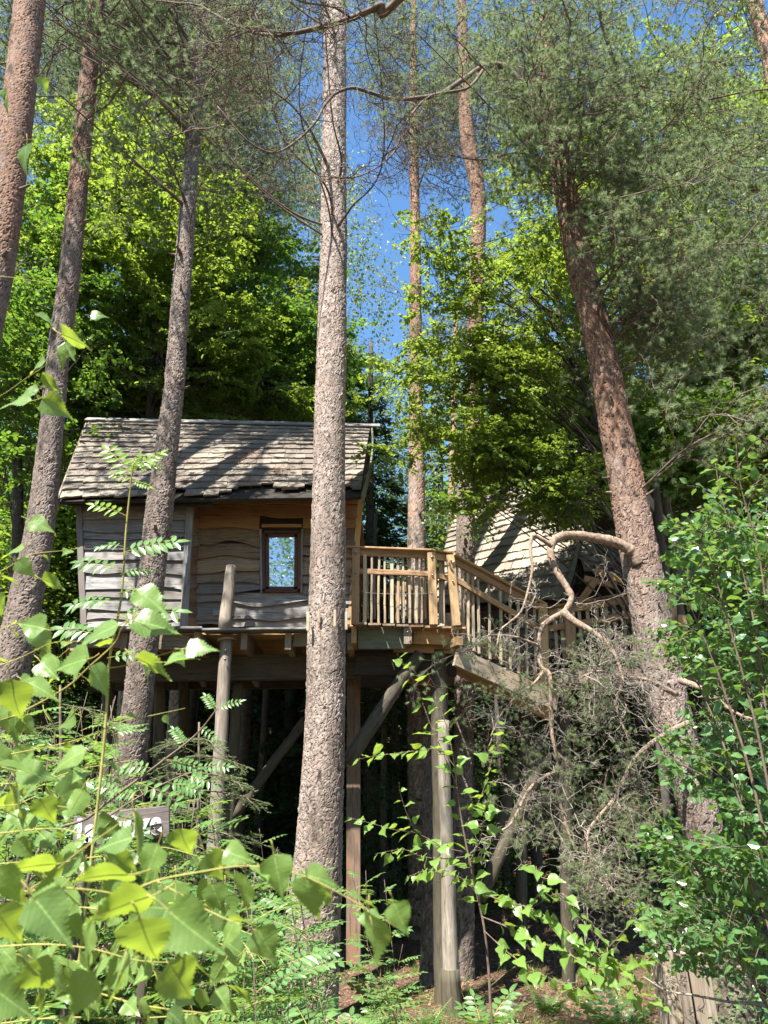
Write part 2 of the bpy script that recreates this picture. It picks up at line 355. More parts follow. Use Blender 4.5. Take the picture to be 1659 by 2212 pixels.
def leaf_bough(seed, L=1.5, mat='beech', leaf=0.08, maxlevel=2, nchild=7, per=9, wd=0.34, flat=0.25, tpl=None, tilt=0.35, twig='darktwig'):
    rng = np.random.default_rng(seed)
    tw = grow(rng, (0, 0, 0), (1, 0, 0.08), L, 0.010, 0, maxlevel, 0.22, -0.03, nchild, 0.5, flat, 0.75)
    wme = wood_mesh(tw, M[twig], 'leafy_twigs', (4, 3, 3, 3), 0.0016)
    pos = []; X = []; N = []; S = []
    for pts, r0, r1, lv in tw:
        if lv == 0: continue
        ln = np.linalg.norm(np.diff(pts, axis=0), axis=1).sum(); n = max(3, int(per*ln/0.28))
        u = np.linspace(0.15, 1, n)*(len(pts)-1); k = np.minimum(u.astype(int), len(pts)-2)
        q = pts[k]+(pts[k+1]-pts[k])*(u-k)[:, None]; t = pts[k+1]-pts[k]; t /= np.linalg.norm(t, axis=1)[:, None]
        sd = np.cross(t, [0, 0, 1.0]); sd /= np.linalg.norm(sd, axis=1)[:, None]+1e-9; sd *= np.where(np.arange(n) % 2, 1, -1)[:, None]
        d = t*0.6+sd*0.9+rng.normal(size=(n, 3))*0.28+np.array([0, 0, -0.18])
        pos.append(q); X.append(d); N.append(np.array([0, 0, 1.0])+rng.normal(size=(n, 3))*tilt); S.append(leaf*(0.65+0.6*rng.random(n)))
    mb = MB(); scatter(mb, tpl or T_leaf(wd), np.concatenate(pos), np.concatenate(X), np.concatenate(N), np.concatenate(S), rng=rng)
    return wme, mb.mesh('leaves_spray', M[mat])

def spruce_bough(seed, L=1.4, mat='spruce', n2=11):
    rng = np.random.default_rng(seed)
    tw = grow(rng, (0, 0, 0), (1, 0, 0.05), L, 0.012, 0, 2, 0.12, -0.05, n2, 0.42, 0.2, 0.78)
    wme = wood_mesh(tw, M['twig'], 'spruce_twigs', (4, 3, 3, 3), 0.0015)
    pos = []; X = []; N = []
    for pts, r0, r1, lv in tw:
        ln = np.linalg.norm(np.diff(pts, axis=0), axis=1).sum(); n = int(ln/0.0065)
        u = np.linspace(0.05, 1, n)*(len(pts)-1); k = np.minimum(u.astype(int), len(pts)-2)
        q = pts[k]+(pts[k+1]-pts[k])*(u-k)[:, None]; t = pts[k+1]-pts[k]; t /= np.linalg.norm(t, axis=1)[:, None]
        d = rndunit(rng, n); d[:, 2] = np.abs(d[:, 2])*0.6; d -= (d*t).sum(1)[:, None]*t*0.9
        pos.append(q); X.append(d+t*0.7); N.append(rndunit(rng, n))
    mb = MB(); scatter(mb, T_needle(0.075), np.concatenate(pos), np.concatenate(X), np.concatenate(N), 0.021 if mat == 'spruce' else 0.032, rng=rng)
    return wme, mb.mesh('spruce_needles', M[mat])

PB = [pine_bough(100+i, 1.2+0.25*(i % 3), 66, 2, 1.0) for i in range(6)]
PS = [pine_bough(140+i, 1.5, 16, 2, 0.33, wob=0.55, nchild=8) for i in range(4)]         # wiry and sparse
PF = [pine_bough(160+i, 1.9, 20, 2, 1.0, nl=0.075, nw=0.004, nchild=8) for i in range(4)] # for far crowns
BB = [leaf_bough(200+i, 1.2+0.3*(i % 2), 'beech') for i in range(5)]
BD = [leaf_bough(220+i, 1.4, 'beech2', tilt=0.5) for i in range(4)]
SB = [spruce_bough(240+i) for i in range(3)]
SL = [spruce_bough(250+i, 0.9, 'sprucelight', 8) for i in range(2)]
OB = [leaf_bough(260+i, 0.9, 'shrub', 0.078, wd=0.34, per=6, flat=0.6, tilt=0.6, twig='twig') for i in range(3)]
for lst, nm in ((PB, 'needles'), (PS, 'needles'), (PF, 'needles'), (BB, 'leaves'), (BD, 'leaves'), (SB, 'needles'), (SL, 'needles'), (OB, 'leaves')):
    pass

LIT = []
LIT2 = []
def lit(p, r): LIT.append((*p, r))
def lit2(p, r): LIT2.append((*p, r))
def shades(p, s, more=True):
    q = np.array(LIT+LIT2 if more else LIT); v = p-q[:, :3]; t = v@SUNV; d2 = (v*v).sum(1)-t*t
    return bool(np.any((t > 0.6) & (d2 < (q[:, 3]+0.42*s)**2)))
for z_ in np.arange(0.0, 13.5, 0.5): lit((-0.9+0.1*min(1, z_/9), 9.8, z_), 0.28)
for x_, y_ in ((480, 940), (560, 945), (620, 950), (600, 990), (450, 1040), (500, 1040), (560, 1040), (620, 1040), (640, 1000), (420, 930)): lit(P(x_, y_, 11.6), 0.15)
for x_, y_ in ((780, 1190), (850, 1200), (920, 1240), (850, 1300), (940, 1300), (980, 1250), (985, 1320)): lit(P(x_, y_, 10.4), 0.3)
for x_, y_ in ((1000, 1160), (1060, 1130), (1040, 1240), (1110, 1100), (1130, 1180), (1180, 1240), (1100, 1240), (1150, 1080), (1200, 1150), (1130, 1250), (1190, 1270), (1225, 1180), (1080, 1200), (1040, 1180), (1160, 1130), (1210, 1230)): lit(P(x_, y_, 13.2), 0.22)
for x_, y_, D_ in ((1405, 1300, 8.8), (1425, 1400, 8.8), (1290, 1165, 8.6), (1200, 1250, 8.5), (1500, 1700, 8.8), (1520, 1800, 8.8), (965, 1700, 10.4), (975, 2000, 10.4), (1150, 2160, 11), (1250, 2160, 11), (1000, 1900, 4.4), (1200, 2030, 4.3), (980, 1600, 4.4), (1000, 1750, 4.4),
    (895, 900, 14.5), (898, 1100, 14.5), (1020, 850, 12.6), (1030, 600, 12.6), (30, 300, 6.8), (50, 150, 6.8), (480, 1600, 10.6), (470, 1750, 10.6), (1600, 1500, 4.6), (1560, 1300, 4.7), (1600, 1800, 4.8), (1560, 2000, 5)): lit(P(x_, y_, D_), 0.35)
for x_, y_ in ((950, 600), (1000, 780), (1100, 700), (1120, 900), (1000, 920), (1180, 620), (1080, 560), (930, 930), (950, 700), (1050, 640), (1160, 800), (1060, 840), (1150, 980), (1230, 760)): lit2(P(x_, y_, 10.4), 0.33)
for x_, y_ in ((300, 420), (350, 560), (250, 600), (420, 500), (300, 740), (480, 740), (200, 500)): lit2(P(x_, y_, 13.5), 0.3)
for x_ in range(0, 700, 90):
    for y_ in (1500, 1700, 1900, 2100):
        for D_ in (1.2, 3.5, 6.0): lit(P(x_, y_, D_), 0.35)
def add_bough(root, pair, p, d, scale, rng, leafname='leaves', up=(0, 0, 1), roll=0.5, check=True):
    q = np.asarray(p, float)+unit(d)*scale*0.5
    if 1.5 < q[1] < 8.95:
        dd = q-EYE; px = CX+FPX*dd[0]/depth(q); py = CY-FPX*float(dd@np.array([0, -math.sin(PITCH), math.cos(PITCH)]))/depth(q)
        if 430 < py < 1480 and abs(px-np.interp(py, [430, 760, 1150, 1480], [1225, 1299, 1372, 1440])) < 75*(0.5+0.5*min(1, scale)): return None
    if check and shades(np.asarray(p, float)+unit(d)*scale*0.7, scale*1.3, leafname == 'needles'): return None
    X = unit(d); Z = unit(np.array(up, float)+rng.normal(size=3)*roll*0.5); Z = unit(Z-np.dot(Z, X)*X); Y = np.cross(Z, X)
    if rng.random() < 0.5: pass
    Mt = basis(p, X, Y, Z, scale, scale, scale)
    b = obj('branch', pair[0], root, Mt)
    f = bpy.data.objects.new(leafname, pair[1]); C.objects.link(f); f.parent = b; f['kind'] = 'stuff'
    return b

# ------------------------------------------------------------------ python noise for bark
def cellnoise(u, v, nu, seed):
    """periodic in u (nu cells). returns f1, f2, cell random, local offset"""
    iu = np.floor(u).astype(np.int64); iv = np.floor(v).astype(np.int64)
    f1 = np.full(u.shape, 9.0); f2 = np.full(u.shape, 9.0); cid = np.zeros(u.shape); lu = np.zeros(u.shape); lv = np.zeros(u.shape)
    def h(a, b, k):
        x = np.sin((a % nu)*127.1+b*311.7+k*74.7+seed*13.3)*43758.5453; return x-np.floor(x)
    for du in (-1, 0, 1):
        for dv in (-1, 0, 1):
            a = iu+du; b = iv+dv; cu = a+h(a, b, 1); cv = b+h(a, b, 2); ddu = u-cu; ddv = v-cv
            d = np.sqrt(ddu*ddu+ddv*ddv); m = d < f1
            f2 = np.where(m, f1, np.minimum(f2, d)); cid = np.where(m, h(a, b, 3), cid); lu = np.where(m, ddu, lu); lv = np.where(m, ddv, lv); f1 = np.where(m, d, f1)
    return f1, f2, cid, lu, lv
def vnoise(u, v, nu, seed):
    iu = np.floor(u); iv = np.floor(v); fu = u-iu; fv = v-iv; fu = fu*fu*(3-2*fu); fv = fv*fv*(3-2*fv)
    def h(a, b):
        x = np.sin((a % nu)*127.1+b*311.7+seed*17.7)*43758.5453; return x-np.floor(x)
    return (h(iu, iv)*(1-fu)+h(iu+1, iv)*fu)*(1-fv)+(h(iu, iv+1)*(1-fu)+h(iu+1, iv+1)*fu)*fv

LOWER = ((0.135, 0.108, 0.09), (0.44, 0.375, 0.335), (0.41, 0.31, 0.26))
ORANGE = ((0.17, 0.09, 0.06), (0.38, 0.24, 0.17), (0.34, 0.27, 0.24))
def trunk_mesh(path, D, seed, ns=96, dv=0.013, amp=0.011, plate=0.058, shade=1.0, orange=None, Dtop=None, ext=3.0, bottom=True):
    """path: (px, py, width px) from top to bottom; the last point is carried down into the ground"""
    pts = []; rad = []
    n = len(path)
    for i, (x, y, wpx) in enumerate(path):
        d = D if Dtop is None else Dtop+(D-Dtop)*i/(n-1)
        p = P(x, y, d); pts.append(p); rad.append(wpx*0.48*depth(p)/FPX)
    pts = np.array(pts); rad = np.array(rad)
    d = unit(pts[0]-pts[1]); pts = np.vstack([pts[0]+d*ext, pts]); rad = np.concatenate([[rad[0]*0.75], rad])
    if bottom:
        z0 = gz(pts[-1][0], pts[-1][1])-0.25
        if pts[-1][2] > z0+0.3:
            dd = pts[-1]-pts[-2]; s = (pts[-1][2]-z0)/max(0.05, -dd[2]); q = pts[-1]+dd*s*np.array([0.7, 0.7, 1]); pts = np.vstack([pts, q]); rad = np.append(rad, rad[-1]*1.12)
    L = np.linalg.norm(np.diff(pts, axis=0), axis=1).sum(); m = max(8, int(L/dv))
    cum = np.concatenate([[0], np.cumsum(np.linalg.norm(np.diff(pts, axis=0), axis=1))]); key = np.linspace(0, 1, len(pts))
    c4 = catmull(np.hstack([pts, rad[:, None]]), m*2); cl = np.concatenate([[0], np.cumsum(np.linalg.norm(np.diff(c4[:, :3], axis=0), axis=1))])
    s = np.linspace(0, cl[-1], m); c4 = np.stack([np.interp(s, cl, c4[:, j]) for j in range(4)], 1)
    c, r = c4[:, :3], c4[:, 3]
    T = np.gradient(c, axis=0); T /= np.linalg.norm(T, axis=1)[:, None]
    U = np.cross(T, [0, 1.0, 0]); U /= np.linalg.norm(U, axis=1)[:, None]; V = np.cross(T, U)
    a = np.arange(ns)/ns*2*math.pi; A, S = np.meshgrid(a, s)
    rm = r.mean(); nu = max(6, int(round(2*math.pi*rm/plate))); uu = A/(2*math.pi)*nu; vv = S/(plate*1.9)
    wob = (vnoise(uu*2, vv*2, nu*2, seed+5)-0.5)*1.1; wob2 = (vnoise(uu*2, vv*2, nu*2, seed+9)-0.5)*1.1
    f1, f2, cid, lu, lv = cellnoise(uu+wob, vv+wob2, nu, seed)
    
    edge = np.clip((f2-f1)/0.15, 0, 1)
    g1, g2, gid, gu, gv = cellnoise(uu*2.0+wob*1.5, vv*1.7+wob2*1.5, nu*2, seed+3); edge2 = np.clip((g2-g1)/0.25, 0, 1)
    low = vnoise(uu*0.35, vv*0.25, max(1, int(nu*0.35)), seed+11); low2 = vnoise(uu*0.2, vv*0.12, max(1, int(nu*0.2)), seed+21)
    mid = vnoise(uu*5, vv*3.5, nu*5, seed+31)
    disp = amp*(edge*0.9+cid*0.5-lv*0.8*(0.3+cid)+lu*0.6*(cid-0.5)+edge2*0.25+gid*0.35+(mid-0.5)*0.25-1.6)*(0.5+1.0*low)+(low2-0.5)*amp*1.6+rm*0.05*np.sin(S*1.1+seed)*0
    R = r[:, None]+disp
    vtx = c[:, None]+R[..., None]*(U[:, None]*np.cos(A)[..., None]+V[:, None]*np.sin(A)[..., None])
    dk, lt, pk = [np.array(x) for x in LOWER]; odk, olt, opk = [np.array(x) for x in ORANGE]
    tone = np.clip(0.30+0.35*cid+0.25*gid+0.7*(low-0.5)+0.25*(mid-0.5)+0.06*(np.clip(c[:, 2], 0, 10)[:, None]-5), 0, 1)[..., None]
    col = dk*(1-tone)+lt*tone; pf = ((cid*7.3 % 1) > 0.78)[..., None]*0.35; col = col*(1-pf)+pk*pf
    if orange is not None:
        zz = c[:, 2][:, None]; of = np.clip((zz-orange)/2.5+(low-0.5)*1.2, 0, 1)[..., None]
        oc = odk*(1-tone)+olt*tone; oc = oc*(1-pf)+opk*pf; col = col*(1-of)+oc*of
    ed = (np.clip(edge*1.4, 0.0, 1))[..., None]; col = col*(0.25+0.75*ed)*(0.72+0.28*edge2[..., None])*shade  # shade scales the bark colour, for some trunks standing in for real shade
    lich = np.clip((vnoise(uu*1.5, vv*1.2, max(1, int(nu*1.5)), seed+41)-0.72)*4, 0, 0.7)[..., None]*np.clip((2.2-c[:, 2])/1.5, 0, 1)[:, None, None]; col = col*(1-lich)+np.array([0.24, 0.25, 0.13])*lich
    colr = np.concatenate([col, np.ones(col.shape[:2]+(1,))], -1).reshape(-1, 4)
    i = np.arange(m-1)[:, None]*ns; j = np.arange(ns)[None]; k = (j+1) % ns
    q = np.stack([i+j, i+k, i+ns+k, i+ns+j], -1).reshape(-1, 4)
    mb = MB(); base = c[-1].copy()
    mb.add(vtx.reshape(-1, 3)-base, None, q, 0, None, colr)
    return mb.mesh('pine_trunk', M['bark'], smooth=False, attr=False, color=True), base, c, r

def pine(label, path, D, seed, cat='pine tree', group=None, name='pine_tree', **kw):
    me, base, c, r = trunk_mesh(path, D, seed, **kw)
    root = thing(name, label, cat, base, group)
    obj('trunk', me, root, Matrix.Translation(Vector(base)))
    return root, c, r

def stubs(root, c, r, seed, n, z0, z1, mat='twig'):
    """short broken branch stubs on a trunk"""
    rng = np.random.default_rng(seed)
    for i in range(n):
        z = z0+(z1-z0)*rng.random(); k = int(np.argmin(np.abs(c[:, 2]-z))); a = rng.random()*2*math.pi
        d = unit(np.array([math.cos(a), -abs(math.sin(a)), 0.15+0.4*rng.random()])); p = c[k]+d*r[k]*0.8
        L = 0.05+0.12*rng.random(); rr = 0.012+0.016*rng.random()
        mb = MB(); tube(mb, [[0, 0, 0], [L*0.5, 0, 0.0], [L, 0.01, 0.01]], [rr*1.5, rr, rr*0.6], 7)
        Z = unit(np.cross(d, [0, 1, 0.1])); obj('branch_stub', mb.mesh('stub', M[mat]), root, basis(p, d, np.cross(Z, d), Z))

def limb(root, pts, r0, r1, mat='limb', seed=1, n=None, sides=8, name='limb', knob=0.0):
    rng = np.random.default_rng(seed); pts = np.asarray(pts, float)
    n = n or len(pts)*6; c = catmull(pts, n); r = r0*(r1/r0)**np.linspace(0, 1, n)*(1+knob*rng.normal(size=n))
    base = c[0].copy(); mb = MB(); tube(mb, c-base, r, sides)
    o = obj(name, mb.mesh('limb', M[mat], smooth=True), root, Matrix.Translation(Vector(base))); return c, o

def dress(root, c, protos, n, s0, s1, rng, t0=0.25, leafname='needles', spread=0.9, up=0.1, droop=0.0):
    for i in range(n):
        u = t0+(1-t0)*(i+rng.random())/n; k = min(int(u*(len(c)-1)), len(c)-2); t = unit(c[k+1]-c[k])
        side = unit(np.cross(t, [0, 0, 1.0])+1e-6)*(1 if i % 2 else -1)
        d = unit(t*(1.0-spread*0.6)+side*spread*(0.4+0.6*rng.random())+rng.normal(size=3)*0.35+np.array([0, 0, up-droop*rng.random()]))
        add_bough(root, protos[rng.integers(len(protos))], c[k]+(c[k+1]-c[k])*rng.random(), d, s0+(s1-s0)*rng.random(), rng, leafname, roll=1.4)
#@@STRUCT

# ------------------------------------------------------------------ ground
def grid_axis(parts):
    return np.unique(np.concatenate([np.linspace(a, b, n) for a, b, n in parts]))
gx = grid_axis([(-130, -14, 24), (-14, 14, 240), (14, 130, 24)]); gy = grid_axis([(-40, 0, 14), (0, 22, 200), (22, 110, 60)])
XX, YY = np.meshgrid(gx, gy); ZZ = gz(XX, YY)
near = (np.abs(XX) < 14) & (YY < 24)
ZZ = ZZ + near*(0.03*(vnoise(XX*3, YY*3, 100000, 3)-0.5)+0.025*(vnoise(XX*9, YY*9, 100000, 5)-0.5))
nx, ny = len(gx), len(gy); i = np.arange(ny-1)[:, None]*nx; j = np.arange(nx-1)[None]
mb = MB(); mb.add(np.stack([XX, YY, ZZ], -1).reshape(-1, 3), None, np.stack([i+j, i+j+1, i+nx+j+1, i+nx+j], -1).reshape(-1, 4))
obj('ground', mb.mesh('ground', M['ground'], smooth=True, attr=False), None, None, kind='structure')

# ------------------------------------------------------------------ carpentry helpers
def box_mesh(L, wd, h, mat, ch=0.006, seed=0, warp=0.0, n=1):
    ch = min(ch, wd*0.3, h*0.3); a, b = wd/2, h/2
    pr = np.array([[-a+ch, -b], [a-ch, -b], [a, -b+ch], [a, b-ch], [a-ch, b], [-a+ch, b], [-a, b-ch], [-a, -b+ch]])
    rng = np.random.default_rng(seed); n = max(1, n); xs = np.linspace(0, L, n+1)
    oy = np.cumsum(rng.normal(size=n+1))*warp; oz = np.cumsum(rng.normal(size=n+1))*warp; oy -= np.linspace(oy[0], oy[-1], n+1); oz -= np.linspace(oz[0], oz[-1], n+1)
    v = np.array([[x, p[0]+oy[k], p[1]+oz[k]] for k, x in enumerate(xs) for p in pr])
    q = [[k*8+j, k*8+(j+1) % 8, k*8+8+(j+1) % 8, k*8+8+j] for k in range(n) for j in range(8)]
    q += [[0, 3, 2, 1], [0, 7, 4, 3], [7, 6, 5, 4]]; e = n*8
    q += [[e+0, e+1, e+2, e+3], [e+0, e+3, e+4, e+7], [e+7, e+4, e+5, e+6]]
    mb = MB(); mb.add(v, None, np.array(q)); return mb.mesh('timber', mat, attr=False)
BOXC = {}
def beam(name, A, B, wd, h, parent, mat, up=(0, 0, 1), seed=0, warp=0.0, n=1, **kw):
    A = np.asarray(A, float); B = np.asarray(B, float); L = float(np.linalg.norm(B-A)); X = unit(B-A)
    Z = unit(np.asarray(up, float)-np.dot(up, X)*X); Y = np.cross(Z, X)
    key = (round(L, 3), wd, h, mat, seed, warp, n)
    if key not in BOXC: BOXC[key] = box_mesh(L, wd, h, M[mat], seed=seed, warp=warp, n=n)
    return obj(name, BOXC[key], parent, basis(A, X, Y, Z), **kw)
def log(name, A, B, r0, r1, parent, mat, seed=0, sides=14, **kw):
    A = np.asarray(A, float); B = np.asarray(B, float); L = float(np.linalg.norm(B-A)); X = unit(B-A); rng = np.random.default_rng(seed)
    n = max(6, int(L/0.12)); x = np.linspace(0, L, n); oy = np.cumsum(rng.normal(size=n))*0.0035; oz = np.cumsum(rng.normal(size=n))*0.0035
    r = np.linspace(r0, r1, n)*(1+0.015*rng.normal(size=n)); a = np.arange(sides)/sides*2*math.pi
    rr = r[:, None]*(1+0.035*np.sin(a*3+seed)+0.02*rng.normal(size=(1, sides)))
    v = np.stack([np.broadcast_to(x[:, None], rr.shape), oy[:, None]+rr*np.cos(a), oz[:, None]+rr*np.sin(a)], -1).reshape(-1, 3)
    i = np.arange(n-1)[:, None]*sides; j = np.arange(sides)[None]; k = (j+1) % sides
    q = np.stack([i+j, i+k, i+sides+k, i+sides+j], -1).reshape(-1, 4)
    v = np.vstack([v, [0, oy[0], oz[0]], [L+r1*0.15, oy[-1], oz[-1]]]); b = n*sides; j = np.arange(sides); k = (j+1) % sides
    t = np.vstack([np.stack([k, j, np.full(sides, b)], -1), np.stack([(n-1)*sides+j, (n-1)*sides+k, np.full(sides, b+1)], -1)])
    mb = MB(); mb.add(v, t, q); me = mb.mesh('log', M[mat], smooth=True, attr=False)
    Z = unit(np.cross(X, [0.3, 1, 0.1])); return obj(name, me, parent, basis(A, X, np.cross(Z, X), Z), **kw)
def waney(name, TL, TR, BR, BL, parent, mat, seed, thick=0.024, tilt=0.034, amp=0.018, over=0.015, **kw):
    """a weatherboard with a wavy natural lower edge; X of the object runs along the board"""
    TL, TR, BR, BL = [np.asarray(a, float) for a in (TL, TR, BR, BL)]
    rng = np.random.default_rng(seed); L = float(np.linalg.norm(BR-BL)); X = unit(BR-BL); Nn = unit(np.cross(X, TL-BL)); Y = -Nn; Z = np.cross(X, Y)
    n = max(4, int(L/0.09)); s = np.linspace(0, 1, n+1)
    m = max(4, int(L/0.33)+2); w1 = np.interp(s*(m-1), np.arange(m), rng.normal(size=m)); w1 = np.convolve(np.pad(w1, 1, mode='edge'), [0.25, 0.5, 0.25], 'valid')
    low = BL+(BR-BL)*s[:, None]; top = TL+(TR-TL)*s[:, None]
    loc = lambda p: np.stack([(p-BL)@X, (p-BL)@Y, (p-BL)@Z], -1)
    lo, to = loc(low), loc(top); lo[:, 2] += w1*amp-over; to[:, 2] += over
    bulge = np.interp(s*(m-1), np.arange(m), rng.normal(size=m))*0.003
    f0 = lo.copy(); f0[:, 1] -= thick+tilt+bulge; f1 = to.copy(); f1[:, 1] -= thick*0.6; b0 = lo.copy(); b0[:, 1] -= tilt*0.6; b0[:, 2] += 0.006; b1 = to.copy()
    mid = (f0*0.6+f1*0.4); mid[:, 1] -= 0.002*rng.normal(size=n+1)
    v = np.stack([f0, mid, f1, b1, b0], 1).reshape(-1, 3)
    i = np.arange(n)[:, None]*5; j = np.arange(5)[None]; k = (j+1) % 5
    q = np.stack([i+j, i+5+j, i+5+k, i+k], -1).reshape(-1, 4)
    t = [[0, 1, 4], [1, 3, 4], [1, 2, 3]]; e = n*5; t += [[e, e+4, e+1], [e+1, e+4, e+3], [e+1, e+3, e+2]]
    mb = MB(); mb.add(v, np.array(t), q); return obj(name, mb.mesh('board', M[mat], attr=False), parent, basis(BL, X, Y, Z), **kw)
def slab(name, quad, thick, parent, mat, **kw):
    """four corners TL TR BR BL, thickness away from the outside face"""
    q = [np.asarray(a, float) for a in quad]; nrm = unit(np.cross(q[2]-q[3], q[0]-q[3])); b = q[3].copy()
    v = np.array([p-b for p in q]+[p-b-nrm*thick for p in q])
    f = np.array([[3, 2, 1, 0], [4, 5, 6, 7], [0, 1, 5, 4], [1, 2, 6, 5], [2, 3, 7, 6], [3, 0, 4, 7]])
    mb = MB(); mb.add(v, None, f); return obj(name, mb.mesh(name, M[mat], attr=False), parent, Matrix.Translation(Vector(b)), **kw)

def shingle_mesh(seed, mat):
    rng = np.random.default_rng(seed); n = 5; ys = np.linspace(0, 1, n); be = 1+rng.normal(size=n)*0.014+(ys-0.5)*rng.normal()*0.03
    th0, th1 = 0.008, 0.020+0.005*rng.random(); cup = (ys-0.5)**2*0.03*rng.random()
    v = []
    for k in range(n):
        v += [[0, ys[k], 0], [be[k], ys[k], 0.0+cup[k]*0.3], [be[k], ys[k], th1+cup[k]+0.002*rng.normal()], [0.5, ys[k], (th0+th1)/2+cup[k]], [0, ys[k], th0]]
    q = []
    for k in range(n-1):
        a = k*5; b = a+5
        q += [[a+1, b+1, b+2, a+2], [a+2, b+2, b+3, a+3], [a+3, b+3, b+4, a+4], [a, b, b+1, a+1]]
    e = (n-1)*5; t = [[0, 1, 3], [1, 2, 3], [0, 3, 4], [e, e+3, e+1], [e+1, e+3, e+2], [e, e+4, e+3]]
    mb = MB(); mb.add(np.array(v, float), np.array(t), np.array(q)); return mb.mesh('shingle', M[mat], attr=False)
SH = {m: [shingle_mesh(k+1, m) for k in range(8)] for m in ('shingle', 'shingle_pale')}
def shingles(roof, quad, rows, cols, mat, seed, tmax=None, bow=0.0, tpow=1.0, hole=None):
    TL, TR, BR, BL = [np.asarray(a, float) for a in quad]; rng = np.random.default_rng(seed)
    nrm = unit(np.cross(BR-BL, TL-BL)+np.cross(TR-TL, TL-BL))
    def S(s, t): return (TL*(1-s)+TR*s)*(1-t)+(BL*(1-s)+BR*s)*t+nrm*bow*math.sin(math.pi*min(t, 1))
    for i in range(rows-1, -1, -1):
        e = np.concatenate([[0], np.cumsum(0.7+0.6*rng.random(cols))]); e /= e[-1]
        if i % 2: e[1:-1] += 0.4/cols
        for j in range(cols):
            s0, s1 = e[j], e[j+1]; t0, t1 = i/rows, (i+1)/rows
            if tmax is not None: t1 = min(t1, tmax((s0+s1)/2))
            if t1-t0 < 0.25/rows: continue
            if hole and hole((s0+s1)/2, t1): continue
            a, b, c = S(s0, t0), S(s1, t0), S(s0, t1); d = c-a; ln = np.linalg.norm(d); X = unit(d+nrm*0.022*rng.random()); Y = unit(b-a)
            Z = unit(np.cross(X, Y)); Y = np.cross(Z, X); gap = 0.003+0.004*rng.random()
            wdt = np.linalg.norm(S(s1, (t0+t1)/2)-S(s0, (t0+t1)/2))-gap
            o = a-X*ln*0.14+Z*(0.006+0.004*rng.random())
            obj('shingle', SH[mat][rng.integers(8)], roof, basis(o, X, Y, Z, ln*1.16+0.005*rng.normal(), wdt, 1.7 if mat == 'shingle_pale' else 1.1))
    return S

# ------------------------------------------------------------------ treehouse on the left
cab = thing('treehouse_cabin', 'grey weatherboarded treehouse on log stilts with one small brown window and shingle roof', 'treehouse', P(480, 1360, 11.0))
DB, DR = 11.0, 11.42
def rowsy(vals): return list(zip(vals[:-1], vals[1:]))
# left bay
bay = slab('wall', (P(168, 1088, DB), P(410, 1088, DB), P(394, 1354, DB), P(181, 1354, DB)), 0.05, cab, 'dark')
ly = [1089, 1121, 1147, 1163, 1185, 1209, 1239, 1271, 1291, 1317, 1336, 1354]
for k, (a, b) in enumerate(rowsy(ly)):
    f = lambda y: (y-1089)/265.0
    xl = lambda y: 169+13*f(y); xr = lambda y: 408-15*f(y)
    waney('board', P(xl(a), a, DB), P(xr(a), a, DB), P(xr(b), b, DB), P(xl(b), b, DB), bay, 'board', 300+k)
# recessed wall with window opening 562..654 x 1136..1281
rec = slab('wall', (P(424, 1070, DR), P(776, 1070, DR), P(752, 1354, DR), P(420, 1354, DR)), 0.05, cab, 'dark')
ry = [1072, 1092, 1116, 1140, 1177, 1202, 1237, 1259, 1283, 1302, 1338, 1354]
for k, (a, b) in enumerate(rowsy(ry)):
    mt = 'board_orange' if b < 1145 else ('board_warm' if b < 1262 else 'board')
    xr = lambda y: 775-20*(y-1070)/284.0; xl = lambda y: 426-6*(y-1070)/284.0
    if b <= 1137 or a >= 1281:
        waney('board', P(xl(a), a, DR), P(xr(a), a, DR), P(xr(b), b, DR), P(xl(b), b, DR), rec, mt, 330+k, amp=0.032, tilt=0.05)
    else:
        waney('board', P(xl(a), a, DR), P(562, a, DR), P(562, b, DR), P(xl(b), b, DR), rec, mt, 350+k, amp=0.032, tilt=0.05)
        waney('board', P(655, a+3, DR), P(xr(a), a+3, DR), P(xr(b), b+3, DR), P(655, b+3, DR), rec, mt, 370+k, amp=0.02, tilt=0.05)
# return between bay and recess, made of short vertical-edged boards
ret = slab('wall', (P(410, 1088, DB), P(425, 1088, DR), P(421, 1354, DR), P(394, 1354, DB)), 0.03, cab, 'dark')
for k, (a, b) in enumerate(rowsy([1092, 1120, 1150, 1180, 1210, 1240, 1270, 1300, 1328, 1354])):
    g0 = lambda y: 411-16*(y-1088)/266.0; g1 = lambda y: 426-5*(y-1088)/266.0
    waney('board', P(g0(a), a, DB), P(g1(a), a-2, DR), P(g1(b), b-3, DR), P(g0(b), b, DB), ret, 'board_warm', 390+k, amp=0.006)
# corner boards
beam('corner_board', P(167, 1354+4, DB-0.05)+[0.09, 0, 0], P(164, 1090, DB-0.05)+[0.05, 0, 0], 0.09, 0.035, cab, 'board', up=(0, -1, 0), seed=3, warp=0.004, n=6)
beam('corner_board', P(397, 1356, DB-0.05), P(411, 1090, DB-0.05), 0.11, 0.04, cab, 'board', up=(0, -1, 0), seed=4, warp=0.004, n=6)
